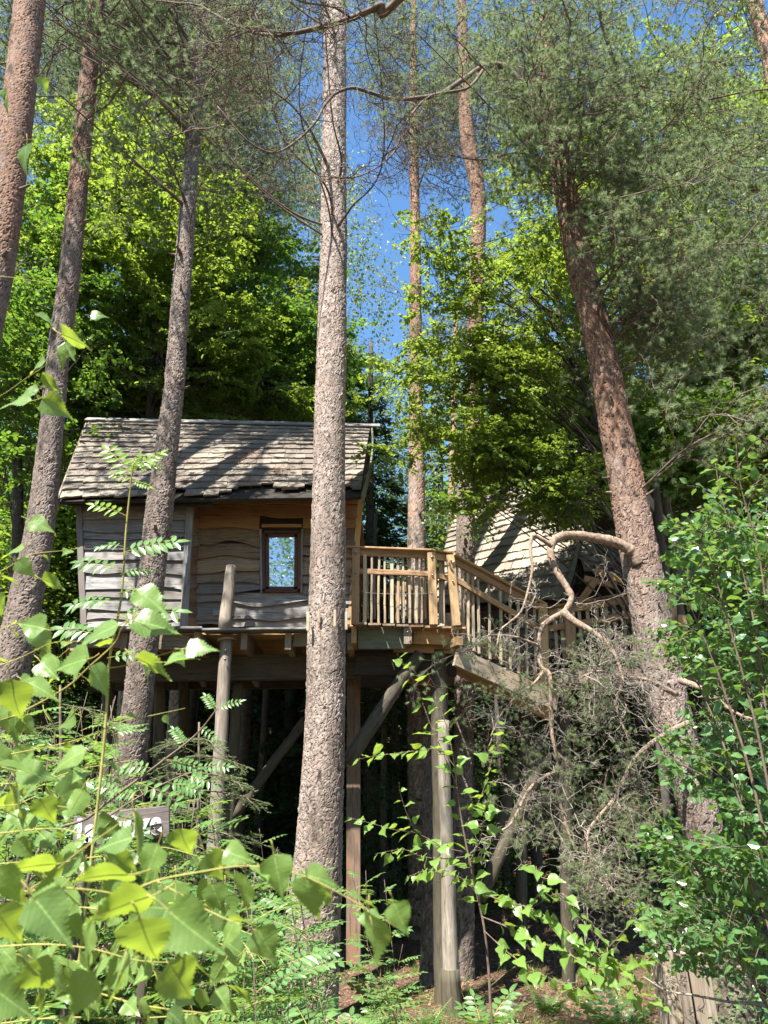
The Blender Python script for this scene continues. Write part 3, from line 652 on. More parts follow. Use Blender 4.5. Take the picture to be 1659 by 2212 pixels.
# sides, back, floor, ceiling of the hut body
cTL, cTR = P(168, 1088, DB), P(776, 1070, DR); cBL, cBR = P(181, 1354, DB), P(752, 1354, DR)
bk = np.array([0, 3.2, 0])
slab('side_wall', (cTL+bk, cTL, cBL, cBL+bk), 0.05, cab, 'board')
sw = slab('side_wall', (cTR, cTR+bk, cBR+bk, cBR), 0.05, cab, 'dark')
for k in range(9):
    a, b = k/9, (k+1)/9
    waney('board', cTR+(cBR-cTR)*a, cTR+bk+(cBR-cTR)*a, cTR+bk+(cBR-cTR)*b, cTR+(cBR-cTR)*b, sw, 'board_orange', 410+k, amp=0.01)
slab('back_wall', (cTR+bk, cTL+bk, cBL+bk, cBR+bk), 0.05, cab, 'board')
beam('corner_board', cBR+[0.03, -0.03, 0], cTR+[0.03, -0.03, 0.05], 0.09, 0.05, cab, 'board_orange', up=(0, -1, 0))
# window
win = beam('window', P(566, 1137, DR-0.03), P(652, 1137, DR-0.03), 0.10, 0.05, cab, 'board_orange', up=(0, 0, 1))
slab('reveal', (P(560, 1141, DR-0.004), P(656, 1141, DR-0.004), P(656, 1284, DR-0.004), P(560, 1284, DR-0.004)), 0.03, win, 'dark')
def stile(nm, x0, y0, x1, y1, D, wd, th, mat='frame', up=(0, -1, 0)): beam(nm, P(x0, y0, D), P(x1, y1, D), wd, th, win, mat, up=up)
stile('casing', 565, 1280, 563, 1143, DR-0.06, 0.035, 0.03, 'board'); stile('casing', 651, 1280, 653, 1143, DR-0.06, 0.035, 0.03, 'board')
stile('window_frame', 570.5, 1279, 569, 1146, DR-0.045, 0.05, 0.06); stile('window_frame', 646, 1279, 647.5, 1146, DR-0.045, 0.05, 0.06)
stile('window_frame', 567, 1150, 649, 1150, DR-0.045, 0.05, 0.06); stile('window_frame', 567, 1276.5, 649, 1276.5, DR-0.045, 0.05, 0.06)
stile('sash', 578, 1273, 577, 1154, DR-0.035, 0.055, 0.05); stile('sash', 639, 1273, 640, 1154, DR-0.035, 0.055, 0.05)
stile('sash', 575, 1158, 642, 1158, DR-0.035, 0.055, 0.05); stile('sash', 575, 1271, 642, 1271, DR-0.035, 0.05, 0.05)
slab('pane', (P(579, 1160, DR-0.04), P(639, 1160, DR-0.052), P(638, 1270, DR-0.050), P(580, 1270, DR-0.038)), 0.006, win, 'glass')
# grey junction box
jb = beam('junction_box', P(461, 1323, DR-0.07), P(478, 1323, DR-0.07), 0.06, 0.11, cab, 'plastic')
beam('box_lid', P(463, 1323, DR-0.107), P(476, 1323, DR-0.107), 0.014, 0.085, jb, 'plastic')
# roof
RQ = (P(192, 912, 12.75), P(800, 926, 12.75), P(779, 1069, 10.6), P(130, 1079, 10.6))
roof = slab('roof', [q-np.array([0, 0, 0.03]) for q in RQ], 0.05, cab, 'dark')
def eave(s):
    x = 130+649*s
    pts = [(130, 1.0), (455, 1.0), (475, 0.985), (500, 0.93), (530, 0.895), (575, 0.89), (590, 0.92), (615, 0.945), (640, 0.955), (655, 0.92), (680, 0.90), (740, 0.92), (779, 0.97)]
    return float(np.interp(x, [p[0] for p in pts], [p[1] for p in pts]))
shingles(roof, RQ, 14, 21, 'shingle', 5, eave, bow=0.05, hole=lambda s, t: t > 0.93 and 0.325 < s < 0.405)
rl = np.random.default_rng(8); n_ = 0; mbl = MB(); nr = unit(np.cross(RQ[2]-RQ[3], RQ[0]-RQ[3]))
for cs, ct, n_ in ((0.60, 0.53, 260), (0.72, 0.74, 260), (0.62, 0.86, 160), (0.57, 0.62, 120), (0.50, 0.75, 80), (0.30, 0.10, 90), (0.15, 0.6, 60), (0.95, 0.85, 160), (0.4, 0.6, 90)):
    a_ = np.clip(cs+rl.normal(size=n_)*0.022, 0, 1)[:, None]; b_ = np.clip(ct+rl.normal(size=n_)*0.03, 0, 0.97)[:, None]
    pp = (RQ[0]*(1-a_)+RQ[1]*a_)*(1-b_)+(RQ[3]*(1-a_)+RQ[2]*a_)*b_+nr*(0.05*np.sin(math.pi*b_)+0.045+0.02*rl.random((n_, 1)))
    scatter(mbl, T_needle(0.03), pp, rl.normal(size=(n_, 3))*[1, 0.8, 0.8], np.tile(nr, (n_, 1))+rl.normal(size=(n_, 3))*0.4, 0.07, rng=rl)
obj('fallen_needles', mbl.mesh('fallen_needles', M['litterneedle']), cab, None, kind='stuff')
# back slope, ridge board, verge boards, eave boards
back = (RQ[1], RQ[0], RQ[0]+[0.3, 2.2, -2.0], RQ[1]+[-0.3, 2.2, -2.0])
slab('back_roof', back, 0.06, cab, 'shingle')
rl, rr = RQ[0]+[-0.05, -0.02, 0.05], RQ[1]+[0.18, -0.02, 0.05]
for k, (a, b) in enumerate([(0, 0.36), (0.355, 0.7), (0.695, 1.0)]):
    beam('ridge_board', rl+(rr-rl)*a+[0, 0, 0.006*(k % 2)], rl+(rr-rl)*b+[0, 0, 0.006*(k % 2)], 0.16, 0.035, cab, 'board', up=(0, -0.65, 0.75), seed=k, warp=0.003, n=8)
for k in range(5):
    a, b = k/5, (k+1)/5
    f = lambda t: RQ[1]+(RQ[2]-RQ[1])*t+np.array([0.03+0.07*math.sin(t*3.1), -0.02, -0.07+0.06*math.sin(t*3.1)])
    beam('verge_board', f(a), f(b+0.01), 0.03, 0.15, cab, 'joist_green', up=(0, -0.7, 0.7), seed=k)
    f2 = lambda t: RQ[0]+(RQ[3]-RQ[0])*t+np.array([-0.03, 0.0, -0.08])
    beam('verge_board', f2(a), f2(b+0.01), 0.03, 0.14, cab, 'joist', up=(0, -0.7, 0.7), seed=k)
beam('eave_board', P(150, 1086, 10.72), P(330, 1088, 10.72), 0.03, 0.10, cab, 'dark')
beam('eave_board', P(378, 1088, 10.72), P(458, 1088, 10.72), 0.03, 0.10, cab, 'dark')
slab('soffit', (P(150, 1088, 10.75)+[0, 0, 0.06], P(775, 1072, 10.75)+[0, 0, 0.06], P(775, 1068, 11.6)+[0, 0, 0.0], P(160, 1085, 11.6)+[0, 0, 0]), 0.02, cab, 'board_orange')
for x in (350, 452, 534, 612, 690, 760): beam('rafter_tail', P(x, 1072, 11.4), P(x, 1066+(4 if x < 500 else 0), 10.78), 0.07, 0.09, cab, 'board_orange')
# deck, joists, beams
beam('deck_edge', P(138, 1362.5, 10.62), P(330, 1361.5, 10.62), 0.30, 0.035, cab, 'board', seed=2, warp=0.003, n=8)
beam('deck_edge', P(355, 1361, 10.62), P(441, 1360, 10.62), 0.30, 0.035, cab, 'board', seed=4)
beam('deck_edge', P(441, 1364, 10.62), P(664, 1362, 10.62), 0.30, 0.03, cab, 'board', seed=5, warp=0.003, n=8)
beam('deck_edge', P(735, 1362, 10.7), P(768, 1362, 10.7), 0.30, 0.03, cab, 'board', seed=6)
slab('floor', (P(150, 1358, 13.8)+[0, 0, -0.55], P(760, 1358, 13.8)+[0, 0, -0.55], P(760, 1366, 10.8), P(150, 1366, 10.8)), 0.03, cab, 'board_orange')
beam('fascia', P(174, 1383, 10.7), P(282, 1385, 10.7), 0.05, 0.20, cab, 'joist', seed=1); beam('fascia', P(345, 1388, 10.7), P(410, 1388, 10.7), 0.05, 0.20, cab, 'joist', seed=2)
beam('fascia', P(634, 1383, 10.72), P(665, 1383, 10.72), 0.05, 0.18, cab, 'joist', seed=3)
for x in (160, 268, 425, 527, 622, 690, 757):
    beam('joist', P(x, 1385, 10.6), P(x, 1385, 10.6)+[0, 2.9, 0], 0.085, 0.26 if x in (425, 160) else 0.23, cab, 'joist', seed=x)
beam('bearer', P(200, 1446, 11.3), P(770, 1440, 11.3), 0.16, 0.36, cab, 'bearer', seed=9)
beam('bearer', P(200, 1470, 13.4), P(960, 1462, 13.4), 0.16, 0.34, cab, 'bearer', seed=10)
def down(px, py, D, px2, py2, w0, w1, name='stilt', mat='log', seed=0, parent=cab, D2=None):
    """a log from photo point 1 to photo point 2 (and into the ground when it ends near it)"""
    A = P(px, py, D); B = P(px2, py2, D2 or D); ra, rb = w0*0.5*depth(A)/FPX, w1*0.5*depth(B)/FPX
    if name == 'stilt':
        d = unit(B-A); z0 = gz(B[0], B[1])-0.3
        if B[2] > z0: s = (B[2]-z0)/max(0.05, -d[2]); B = B+d*s*np.array([0.6, 0.6, 1])
    return log(name, A, B, ra, rb, parent, mat, seed)
down(490, 1384, 10.72, 462, 1900, 27, 37, seed=1)
obj_c = log('stilt_cap', P(490, 1384, 10.72), P(490, 1381, 10.72), 0.13, 0.14, cab, 'log', 3)
log('deck_post', P(486, 1358, 10.78), P(500, 1224, 10.95), 0.096, 0.075, cab, 'log', 5)
for (px, py) in ((487.5, 1406), (486, 1425)):
    bb = P(px, py, 10.60); log('bolt', bb, bb+[0, -0.03, 0], 0.016, 0.014, cab, 'steel', 1, 8)
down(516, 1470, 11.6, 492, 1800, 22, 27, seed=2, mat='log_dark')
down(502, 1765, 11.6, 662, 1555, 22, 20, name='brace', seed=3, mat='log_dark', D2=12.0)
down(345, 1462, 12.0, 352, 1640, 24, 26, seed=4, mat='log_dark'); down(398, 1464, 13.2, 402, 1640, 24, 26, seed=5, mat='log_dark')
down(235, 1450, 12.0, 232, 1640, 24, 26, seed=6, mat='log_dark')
beam('square_stilt', P(764, 1450, 12.0), P(764, 2080, 12.0), 0.20, 0.20, cab, 'board_warm', up=(0, -1, 0))
beam('knee_brace', P(545, 1455, 11.4), P(556, 1476, 12.4), 0.08, 0.12, cab, 'joist')
beam('knee_brace', P(432, 1452, 11.4), P(441, 1476, 12.4), 0.08, 0.12, cab, 'joist')

# ------------------------------------------------------------------ gangway: landing with railing and stair
gw = thing('gangway', 'new brown timber landing and stair with picket railings joining the two treehouses', 'walkway', P(870, 1348, 10.5))
def Dl(x): return 10.32+0.25*(x-765)/240.0
for k in range(8):                       # deck planks run away from the viewer
    x0 = 764+k*30.5; x1 = x0+29.2; xm = (x0+x1)/2; y = 1346.5+k*1.35
    A = P(xm, y, Dl(xm)-(0.04 if k % 3 == 1 else 0)); wdt = 27.4*depth(A)/FPX
    beam('plank', A, A+np.array([0.02, 2.0 if k < 6 else 1.5, 0.0]), wdt, 0.028, gw, 'rail' if k > 3 else 'board_warm', seed=40+k)
zt = P(870, 1350, 10.45)[2]
A = P(876, 1379, 10.62); beam('bearer', P(774, 1379, 10.62), A, 0.07, 0.30, gw, 'joist_green', seed=1)
beam('bearer', P(893, 1375, 10.75), P(988, 1378, 10.75), 0.06, 0.21, gw, 'board_orange', seed=2)
beam('joist', P(881, 1371, 10.50), P(881, 1371, 10.50)+[0, 1.9, 0], 0.11, 0.25, gw, 'joist', seed=3)
beam('joist', P(764, 1371, 10.42), P(764, 1371, 10.42)+[0, 1.9, 0], 0.07, 0.23, gw, 'board_orange', seed=4)
beam('joist', P(994, 1384, 10.42), P(994, 1384, 10.42)+[-0.5, 1.6, 0], 0.08, 0.12, gw, 'rail', seed=5)
beam('bearer', P(850, 1397, 10.9), P(990, 1400, 10.9), 0.06, 0.16, gw, 'board_orange', seed=6)
beam('bearer', P(768, 1428, 11.05), P(985, 1430, 11.05), 0.14, 0.40, gw, 'bearer', seed=7)
beam('brace_board', P(855, 1462, 11.2), P(965, 1478, 11.5), 0.05, 0.13, gw, 'board_orange', seed=8)
rp = {}
for x, y0, y1, xb, D, wd in ((769, 1186, 1349, 767, 10.40, 0.105), (931, 1194, 1350, 937, 10.46, 0.115), (972, 1200, 1352, 986, 10.52, 0.115)):
    beam('railing_post', P(xb, y1, D), P(x, y0, D), wd, 0.10, gw, 'rail', up=(0, -1, 0), seed=x, warp=0.003, n=6)
beam('cap_rail', P(748, 1183, 10.42), P(932, 1190, 10.46), 0.13, 0.028, gw, 'rail', seed=11); beam('cap_rail', P(930, 1189.5, 10.46), P(984, 1197, 10.56), 0.13, 0.03, gw, 'rail', seed=12)
beam('top_rail', P(748, 1192, 10.45), P(928, 1200, 10.50), 0.04, 0.095, gw, 'rail', seed=13); beam('top_rail', P(938, 1201, 10.50), P(966, 1206, 10.56), 0.04, 0.10, gw, 'rail', seed=14)
beam('mid_rail', P(748, 1233, 10.43), P(928, 1240, 10.48), 0.04, 0.075, gw, 'rail', seed=15); beam('mid_rail', P(938, 1242, 10.50), P(968, 1249, 10.56), 0.04, 0.08, gw, 'rail', seed=16)
rngp = np.random.default_rng(12)
for x in (788, 802, 817, 832, 847, 860, 873, 886, 899, 911, 950, 958):
    D = Dl(x)+0.06; lean = rngp.normal()*1.6; wd = 0.028+0.022*rngp.random()
    beam('picket', P(x+lean*0.3, 1346, D), P(x+lean, 1198+(x-788)*0.03, D+0.03), wd, 0.025, gw, 'picket', up=(0, -1, 0), seed=x, warp=0.0028, n=7)
for x in (795, 809, 842, 868, 880, 893, 905, 919):    # pickets of the far side of the landing
    beam('picket', P(x, 1337, 12.1), P(x+rngp.normal()*1.5, 1225+rngp.random()*10, 12.1), 0.035, 0.025, gw, 'picket', up=(0, -1, 0), seed=x+1, warp=0.0028, n=7)
mb = MB(); wp = catmull(np.array([P(768, 1276, 10.36), P(800, 1281, 10.36), P(850, 1283, 10.38), P(910, 1282, 10.42), P(935, 1281, 10.4)]), 30); tube(mb, wp-wp[0], 0.003, 5)
obj('wire', mb.mesh('wire', M['steel']), gw, Matrix.Translation(Vector(wp[0])))
# stair rail
sA, sB = P(978, 1203, 10.5), P(1176, 1310, 11.3)
beam('cap_rail', sA+[0, 0, 0.03], sB+[0, 0, 0.03], 0.12, 0.03, gw, 'rail', seed=17); beam('top_rail', sA+[0, 0.02, -0.05], sB+[0, 0.02, -0.05], 0.04, 0.10, gw, 'rail', seed=18)
beam('mid_rail', P(982, 1251, 10.5), P(1172, 1360, 11.3), 0.04, 0.085, gw, 'rail', seed=19)
for k, x in enumerate((986, 998, 1009, 1021, 1032, 1056, 1079, 1100, 1118, 1136, 1154)):
    f = (x-978)/198.0; D = 10.5+0.8*f+0.05
    beam('picket', P(x+3, 1385+f*98, D), P(x+rngp.normal(), 1206+f*107, D), 0.034+0.012*rngp.random(), 0.028, gw, 'picket', up=(0, -1, 0), seed=x, warp=0.0028, n=7)
beam('stringer', P(984, 1418, 10.55), P(1202, 1517, 11.35), 0.06, 0.26, gw, 'picket', seed=20)
beam('stringer', P(994, 1376, 11.6), P(1215, 1470, 12.3), 0.06, 0.24, gw, 'rail', seed=21)
beam('stringer', P(985, 1440, 11.4), P(1190, 1545, 12.2), 0.06, 0.2, gw, 'board_orange', seed=22)
for k in range(6):
    f = (k+0.5)/6; a = P(984+218*f, 1404+99*f, 10.58+0.8*f); beam('tread', a, a+[0.1, 1.05, 0], 0.24, 0.04, gw, 'rail', seed=k+60)
beam('railing_post', P(1176, 1500, 11.3), P(1172, 1304, 11.3), 0.13, 0.12, gw, 'rail', up=(0, -1, 0)); 
# lower landing railing, coming towards the viewer at right
lA, lB = P(1182, 1314, 11.35), P(1452, 1266, 10.6)
beam('cap_rail', lA, lB, 0.13, 0.03, gw, 'rail', seed=23); beam('top_rail', lA+[0, 0.02, -0.07], lB+[0, 0.02, -0.07], 0.045, 0.11, gw, 'rail', seed=24)
beam('mid_rail', P(1184, 1358, 11.35), P(1456, 1313, 10.6), 0.045, 0.09, gw, 'rail', seed=25)
for x, yb, yt in ((1230, 1425, 1322), (1448, 1440, 1262), (1472, 1445, 1330)):
    D = 11.35-0.75*(x-1182)/270; beam('railing_post', P(x+4, yb, D-0.02), P(x, yt, D-0.02), 0.13 if x > 1300 else 0.15, 0.1, gw, 'rail', up=(0, -1, 0), seed=x)
for x in (1196, 1211, 1250, 1268, 1288, 1307, 1325, 1345, 1363, 1382, 1400, 1420):
    D = 11.4-0.75*(x-1182)/270; beam('picket', P(x+10, 1438-(x-1196)*0.03, D), P(x, 1318-(x-1196)*0.17, D), 0.04+0.02*rngp.random(), 0.028, gw, 'picket', up=(0, -1, 0), seed=x, warp=0.0028, n=7)
beam('fascia', P(1200, 1462, 11.3), P(1470, 1450, 10.7), 0.05, 0.22, gw, 'joist', seed=26)
for k in range(9):
    a = P(1205+k*30, 1452-k*1.5, 11.33-k*0.075); beam('plank', a, a+[0.15, 1.2, 0.0], 0.19, 0.035, gw, 'rail', seed=70+k)
# supports of the gangway
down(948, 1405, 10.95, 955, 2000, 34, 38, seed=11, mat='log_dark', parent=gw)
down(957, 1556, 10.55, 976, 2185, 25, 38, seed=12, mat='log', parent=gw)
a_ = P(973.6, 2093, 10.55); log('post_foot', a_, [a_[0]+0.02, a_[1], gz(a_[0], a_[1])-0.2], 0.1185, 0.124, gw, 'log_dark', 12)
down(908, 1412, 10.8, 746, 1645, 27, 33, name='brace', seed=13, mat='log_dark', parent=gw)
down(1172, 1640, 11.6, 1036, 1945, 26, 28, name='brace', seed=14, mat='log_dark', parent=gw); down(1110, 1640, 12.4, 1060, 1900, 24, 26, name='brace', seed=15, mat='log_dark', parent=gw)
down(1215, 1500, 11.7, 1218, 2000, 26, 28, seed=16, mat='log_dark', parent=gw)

for (px, py, D) in ((769, 1194, 10.34), (769, 1237, 10.34), (932, 1204, 10.40), (934, 1243, 10.40), (974, 1212, 10.46), (978, 1256, 10.46), (765, 1370, 10.36), (880, 1366, 10.44), (900, 1370, 10.71), (975, 1374, 10.71), (1172, 1322, 11.23), (1173, 1366, 11.23), (945, 1425, 10.83), (949, 1445, 10.83), (1448, 1280, 10.55), (1448, 1325, 10.55)):
    bb = P(px, py, D); log('bolt', bb, bb+[0, -0.02, 0], 0.013, 0.011, gw, 'steel', 1, 8)
# ------------------------------------------------------------------ treehouse on the right
cb = thing('treehouse_cabin', 'second treehouse with a big pale shingle roof and small gable behind the stair', 'treehouse', P(1250, 1440, 13.5))
Q2 = (P(990, 1100, 16.0), P(1330, 960, 15.2), P(1222, 1296, 11.9), P(940, 1312, 13.2))
r2 = slab('roof', [q-np.array([0, 0, 0.06]) for q in Q2], 0.06, cb, 'dark')
shingles(r2, Q2, 17, 17, 'shingle_pale', 9, bow=0.12)
Q3 = (P(1242, 1160, 13.0), P(1400, 1128, 12.9), P(1388, 1275, 11.9), P(1262, 1238, 12.3))
r3 = slab('dormer_roof', [q-np.array([0, 0, 0.05]) for q in Q3], 0.05, cb, 'dark'); shingles(r3, Q3, 7, 7, 'shingle', 10)
Q4 = (P(1392, 1125, 13.4), P(1600, 1060, 13.0), P(1590, 1225, 12.4), P(1400, 1262, 12.6))
r4 = slab('porch_roof', [q-np.array([0, 0, 0.05]) for q in Q4], 0.05, cb, 'dark'); shingles(r4, Q4, 9, 9, 'shingle_pale', 11)
for k in range(5):
    f = lambda t: P(1246-34*t**1.5+4, 1165+128*t, 12.7-0.8*t); beam('verge_board', f(k/5), f((k+1.08)/5), 0.035, 0.16, cb, 'joist_green', up=(0, -0.4, 0.9), seed=k)
beam('gable_tie', P(1262, 1250, 12.0), P(1332, 1266, 11.9), 0.06, 0.10, cb, 'board_orange', seed=1)
beam('gable_strut', P(1286, 1254, 11.95), P(1252, 1302, 11.95), 0.06, 0.11, cb, 'board_orange', seed=2)
beam('rafter', P(1285, 1232, 12.05), P(1392, 1274, 11.9), 0.05, 0.10, cb, 'board_orange', seed=3)
w2 = slab('wall', (P(960, 1290, 14.2), P(1560, 1230, 13.6), P(1560, 1460, 13.2), P(960, 1440, 14.2)), 0.1, cb, 'dark')
for k in range(7):
    a, b = 1300+k*20, 1322+k*20; waney('board', P(975, a, 14.1), P(1215, a-4, 13.9), P(1215, b-4, 13.9), P(975, b, 14.1), w2, 'board', 430+k)
slab('floor', (P(960, 1430, 15.5), P(1560, 1430, 14.5), P(1560, 1462, 12.4), P(960, 1462, 12.8)), 0.15, cb, 'joist')
slab('back_roof', (Q2[1], Q2[0], Q2[0]+[1.5, 2.0, -2.2], Q2[1]+[1.5, 2.0, -2.2]), 0.06, cb, 'shingle')
log('porch_post', P(1452, 1450, 11.3), P(1414, 1035, 11.6), 0.085, 0.07, cb, 'log_dark', 21); log('porch_post', P(1482, 1450, 11.6), P(1441, 1062, 11.9), 0.085, 0.07, cb, 'log_dark', 22)
beam('brace_board', P(1382, 1052, 11.5), P(1434, 1128, 11.6), 0.06, 0.13, cb, 'joist', seed=4)
down(1130, 1450, 14.0, 1128, 1900, 22, 24, seed=24, mat='log_dark', parent=cb)
down(1520, 1470, 12.8, 1524, 1900, 24, 26, seed=25, mat='log_dark', parent=cb)

# low hut seen through the railing pickets
hut = thing('low_hut', 'low hut with red-brown gable boards seen through the landing pickets', 'hut', P(900, 1400, 15.5))
beam('verge_board', P(812, 1290, 15.2), P(868, 1262, 15.4), 0.05, 0.14, hut, 'board_orange', seed=1); beam('verge_board', P(866, 1262, 15.4), P(985, 1322, 14.6), 0.05, 0.15, hut, 'board_orange', seed=2)
Q5 = (P(872, 1270, 15.4), P(960, 1300, 14.9), P(968, 1362, 14.4), P(856, 1352, 14.8))
r5 = slab('roof', [q-np.array([0, 0, 0.05]) for q in Q5], 0.05, hut, 'dark'); shingles(r5, Q5, 6, 8, 'shingle_pale', 12)
slab('wall', (P(806, 1292, 15.6), P(985, 1322, 15.6), P(985, 1480, 15.0), P(806, 1480, 15.0)), 0.1, hut, 'dark')
beam('gable_post', P(862, 1362, 15.1), P(862, 1268, 15.2), 0.14, 0.1, hut, 'board_orange', up=(0, -1, 0))

# ------------------------------------------------------------------ sign
sg = thing('name_sign', 'grey wooden name board with chunky white letters behind birch leaves', 'sign', P(262, 1795, 5.0))
s0, s1 = P(160, 1797, 5.0), P(366, 1774, 5.0)
brd = beam('sign_board', s0, s1, 0.025, 0.18, sg, 'signwood', seed=5, warp=0.003, n=8)
Xs = unit(s1-s0); Zs = unit(np.array([0, 0.0, 1])-np.dot([0, 0, 1], Xs)*Xs)
for px, py in ((185, 1800), (340, 1780)):
    t = P(px, py, 5.04); log('sign_post', [t[0], t[1]+0.03, gz(t[0], t[1])-0.2], t+[0, 0.03, 0.05], 0.03, 0.03, sg, 'log_dark', 2, 8)
text = [('L', 172), ('a', 190), ('D', 232), ('o', 256), ('u', 280), ('z', 326), ('e', 342)]
text = [('L', 168), ('a', 187), ('D', 222), ('o', 250), ('u', 275), ('z', 302), ('e', 326)]
for ch, px in text:
    cu = bpy.data.curves.new('letter', 'FONT'); cu.body = ch; cu.size = 0.185; cu.extrude = 0.006; cu.offset = 0.006; cu.materials.append(M['white'])
    f = (px-160)/206.0; p = s0+(s1-s0)*f-Zs*0.06+np.array([0, -0.022, 0])
    Mt = basis(p, Xs, Zs, np.cross(Xs, Zs), 0.8, 1, 1); tmp = bpy.data.objects.new('tmp', cu); C.objects.link(tmp); dg = bpy.context.evaluated_depsgraph_get()
    me = bpy.data.meshes.new_from_object(tmp.evaluated_get(dg)); bpy.data.objects.remove(tmp); me.materials.clear(); me.materials.append(M['white']); obj('letter', me, sg, Mt)

# wooden palisade bin, bottom right
bn = thing('wooden_box', 'upright grey box of vertical planks at the foot of the leaning pine', 'planter', P(1478, 2200, 8.0))
for k, (xa, ya, D, wd) in enumerate(((1441, 2054, 8.05, 0.115), (1467, 2062, 7.98, 0.10), (1494, 2064, 7.93, 0.10), (1516, 2066, 7.9, 0.10))):
    t = P(xa, ya, D); bpt = t.copy(); bpt[2] = gz(t[0], t[1])-0.05; bpt[0] += 0.05
    beam('slat', bpt, t, wd, 0.025, bn, 'joist', up=(0, -1, 0), seed=k, warp=0.003, n=5)
tl = P(1436, 2052, 8.1); tr = P(1520, 2062, 7.9)
beam('cap', tl+[0, 0.35, 0.01], tr+[0, 0.35, 0.01], 0.1, 0.025, bn, 'log'); beam('cap', tl+[0.02, 0.02, 0.013], tl+[0.0, 0.42, 0.013], 0.09, 0.025, bn, 'log'); beam('cap', P(1470, 2058, 8.0), P(1520, 2062, 7.93), 0.08, 0.022, bn, 'log')
slab('inside', (tl+[0, 0.1, -0.03], tr+[0, 0.1, -0.03], tr+[0, 0.1, -0.9], tl+[0, 0.1, -0.9]), 0.02, bn, 'log_dark')
for k in range(3):
    t = tl+[-0.01, 0.10+0.12*k, -0.01]; beam('slat', [t[0]+0.03, t[1], gz(t[0], t[1])-0.05], t, 0.1, 0.025, bn, 'log', up=(-1, 0, 0), seed=10+k)
#@@TREES

# ------------------------------------------------------------------ pine trunks
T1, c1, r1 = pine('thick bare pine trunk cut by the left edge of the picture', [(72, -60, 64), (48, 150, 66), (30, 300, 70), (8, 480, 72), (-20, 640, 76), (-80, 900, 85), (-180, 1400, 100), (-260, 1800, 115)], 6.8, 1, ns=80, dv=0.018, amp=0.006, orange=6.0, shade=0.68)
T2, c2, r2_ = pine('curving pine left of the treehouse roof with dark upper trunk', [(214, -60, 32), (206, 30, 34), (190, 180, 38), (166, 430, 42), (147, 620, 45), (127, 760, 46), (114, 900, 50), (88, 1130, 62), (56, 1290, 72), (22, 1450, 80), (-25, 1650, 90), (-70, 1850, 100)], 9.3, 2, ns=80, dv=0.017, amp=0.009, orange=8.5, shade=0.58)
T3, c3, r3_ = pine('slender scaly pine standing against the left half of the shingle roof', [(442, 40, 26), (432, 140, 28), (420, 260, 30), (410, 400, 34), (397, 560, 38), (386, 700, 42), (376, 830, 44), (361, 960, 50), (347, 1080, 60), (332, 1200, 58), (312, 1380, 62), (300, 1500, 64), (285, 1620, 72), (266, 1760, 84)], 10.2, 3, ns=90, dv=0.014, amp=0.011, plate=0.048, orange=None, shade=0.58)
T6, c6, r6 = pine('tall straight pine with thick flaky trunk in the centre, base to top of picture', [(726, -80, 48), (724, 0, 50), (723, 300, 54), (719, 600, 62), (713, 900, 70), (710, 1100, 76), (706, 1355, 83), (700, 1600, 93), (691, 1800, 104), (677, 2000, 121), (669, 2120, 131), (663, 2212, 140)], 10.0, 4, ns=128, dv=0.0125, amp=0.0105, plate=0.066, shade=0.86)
T7, c7, r7 = pine('pale slim pine rising behind the landing railing', [(893, 150, 16), (893, 260, 18), (897, 500, 24), (898, 700, 28), (899, 900, 33), (900, 1050, 37), (900, 1180, 42), (902, 1400, 46)], 14.5, 5, ns=48, dv=0.03, amp=0.007, orange=7.0, shade=0.85)
T8, c8, r8 = pine('pine with bowed reddish trunk in front of the right treehouse roof', [(1003, 150, 26), (1010, 300, 32), (1032, 420, 34), (1030, 600, 34), (1026, 750, 36), (1024, 900, 40), (1014, 1010, 46), (1006, 1100, 42), (1005, 1300, 44), (1003, 1500, 44), (1000, 1750, 46)], 12.6, 6, ns=64, dv=0.022, amp=0.009, orange=7.5, shade=0.62)  # whole trunk coloured darker because its lower part stands in shade
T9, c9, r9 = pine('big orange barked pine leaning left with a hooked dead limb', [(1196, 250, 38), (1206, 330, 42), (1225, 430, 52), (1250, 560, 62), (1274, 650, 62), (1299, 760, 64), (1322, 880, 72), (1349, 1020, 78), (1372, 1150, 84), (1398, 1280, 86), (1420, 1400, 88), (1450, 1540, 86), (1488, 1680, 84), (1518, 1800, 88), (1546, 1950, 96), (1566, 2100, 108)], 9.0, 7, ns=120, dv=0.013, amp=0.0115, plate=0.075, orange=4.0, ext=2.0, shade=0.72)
T4, c4, r4_ = pine('thin pine trunk fading into needles left of the sky gap', [(380, 0, 22), (374, 130, 24), (368, 300, 26), (362, 600, 28), (330, 900, 34), (322, 1000, 36)], 17.0, 8, ns=32, dv=0.05, amp=0.006, orange=8.0, group=None)
T5, c5, r5_ = pine('thin grey pine right of the slender scaly one, near the sky gap', [(495, -20, 20), (490, 50, 21), (476, 170, 24), (463, 330, 26), (455, 500, 27), (440, 800, 30), (425, 1000, 32)], 17.5, 9, ns=32, dv=0.05, amp=0.006, orange=8.0)
T10, c10, r10 = pine('pine trunk mostly veiled by needles in the top right corner', [(1612, -60, 30), (1640, 40, 32), (1680, 200, 34), (1730, 420, 40), (1770, 700, 46), (1800, 1000, 52), (1840, 1500, 60)], 12.0, 10, ns=40, dv=0.04, amp=0.008, orange=5.0)
T11, c11, r11 = pine('small far pine trunk between the two forked ones behind the landing', [(982, 830, 12), (980, 930, 14), (977, 1020, 15), (975, 1090, 17), (974, 1300, 19)], 21.0, 11, ns=20, dv=0.08, amp=0.004, orange=2.0)
T12, c12, r12 = pine('mossy footed pine trunk behind the front support pole', [(925, 1500, 34), (928, 1700, 36), (930, 1900, 40), (930, 2050, 48)], 12.2, 12, ns=48, dv=0.03, amp=0.010, ext=0.3, shade=0.5)  # bark coloured darker for the shade below the deck
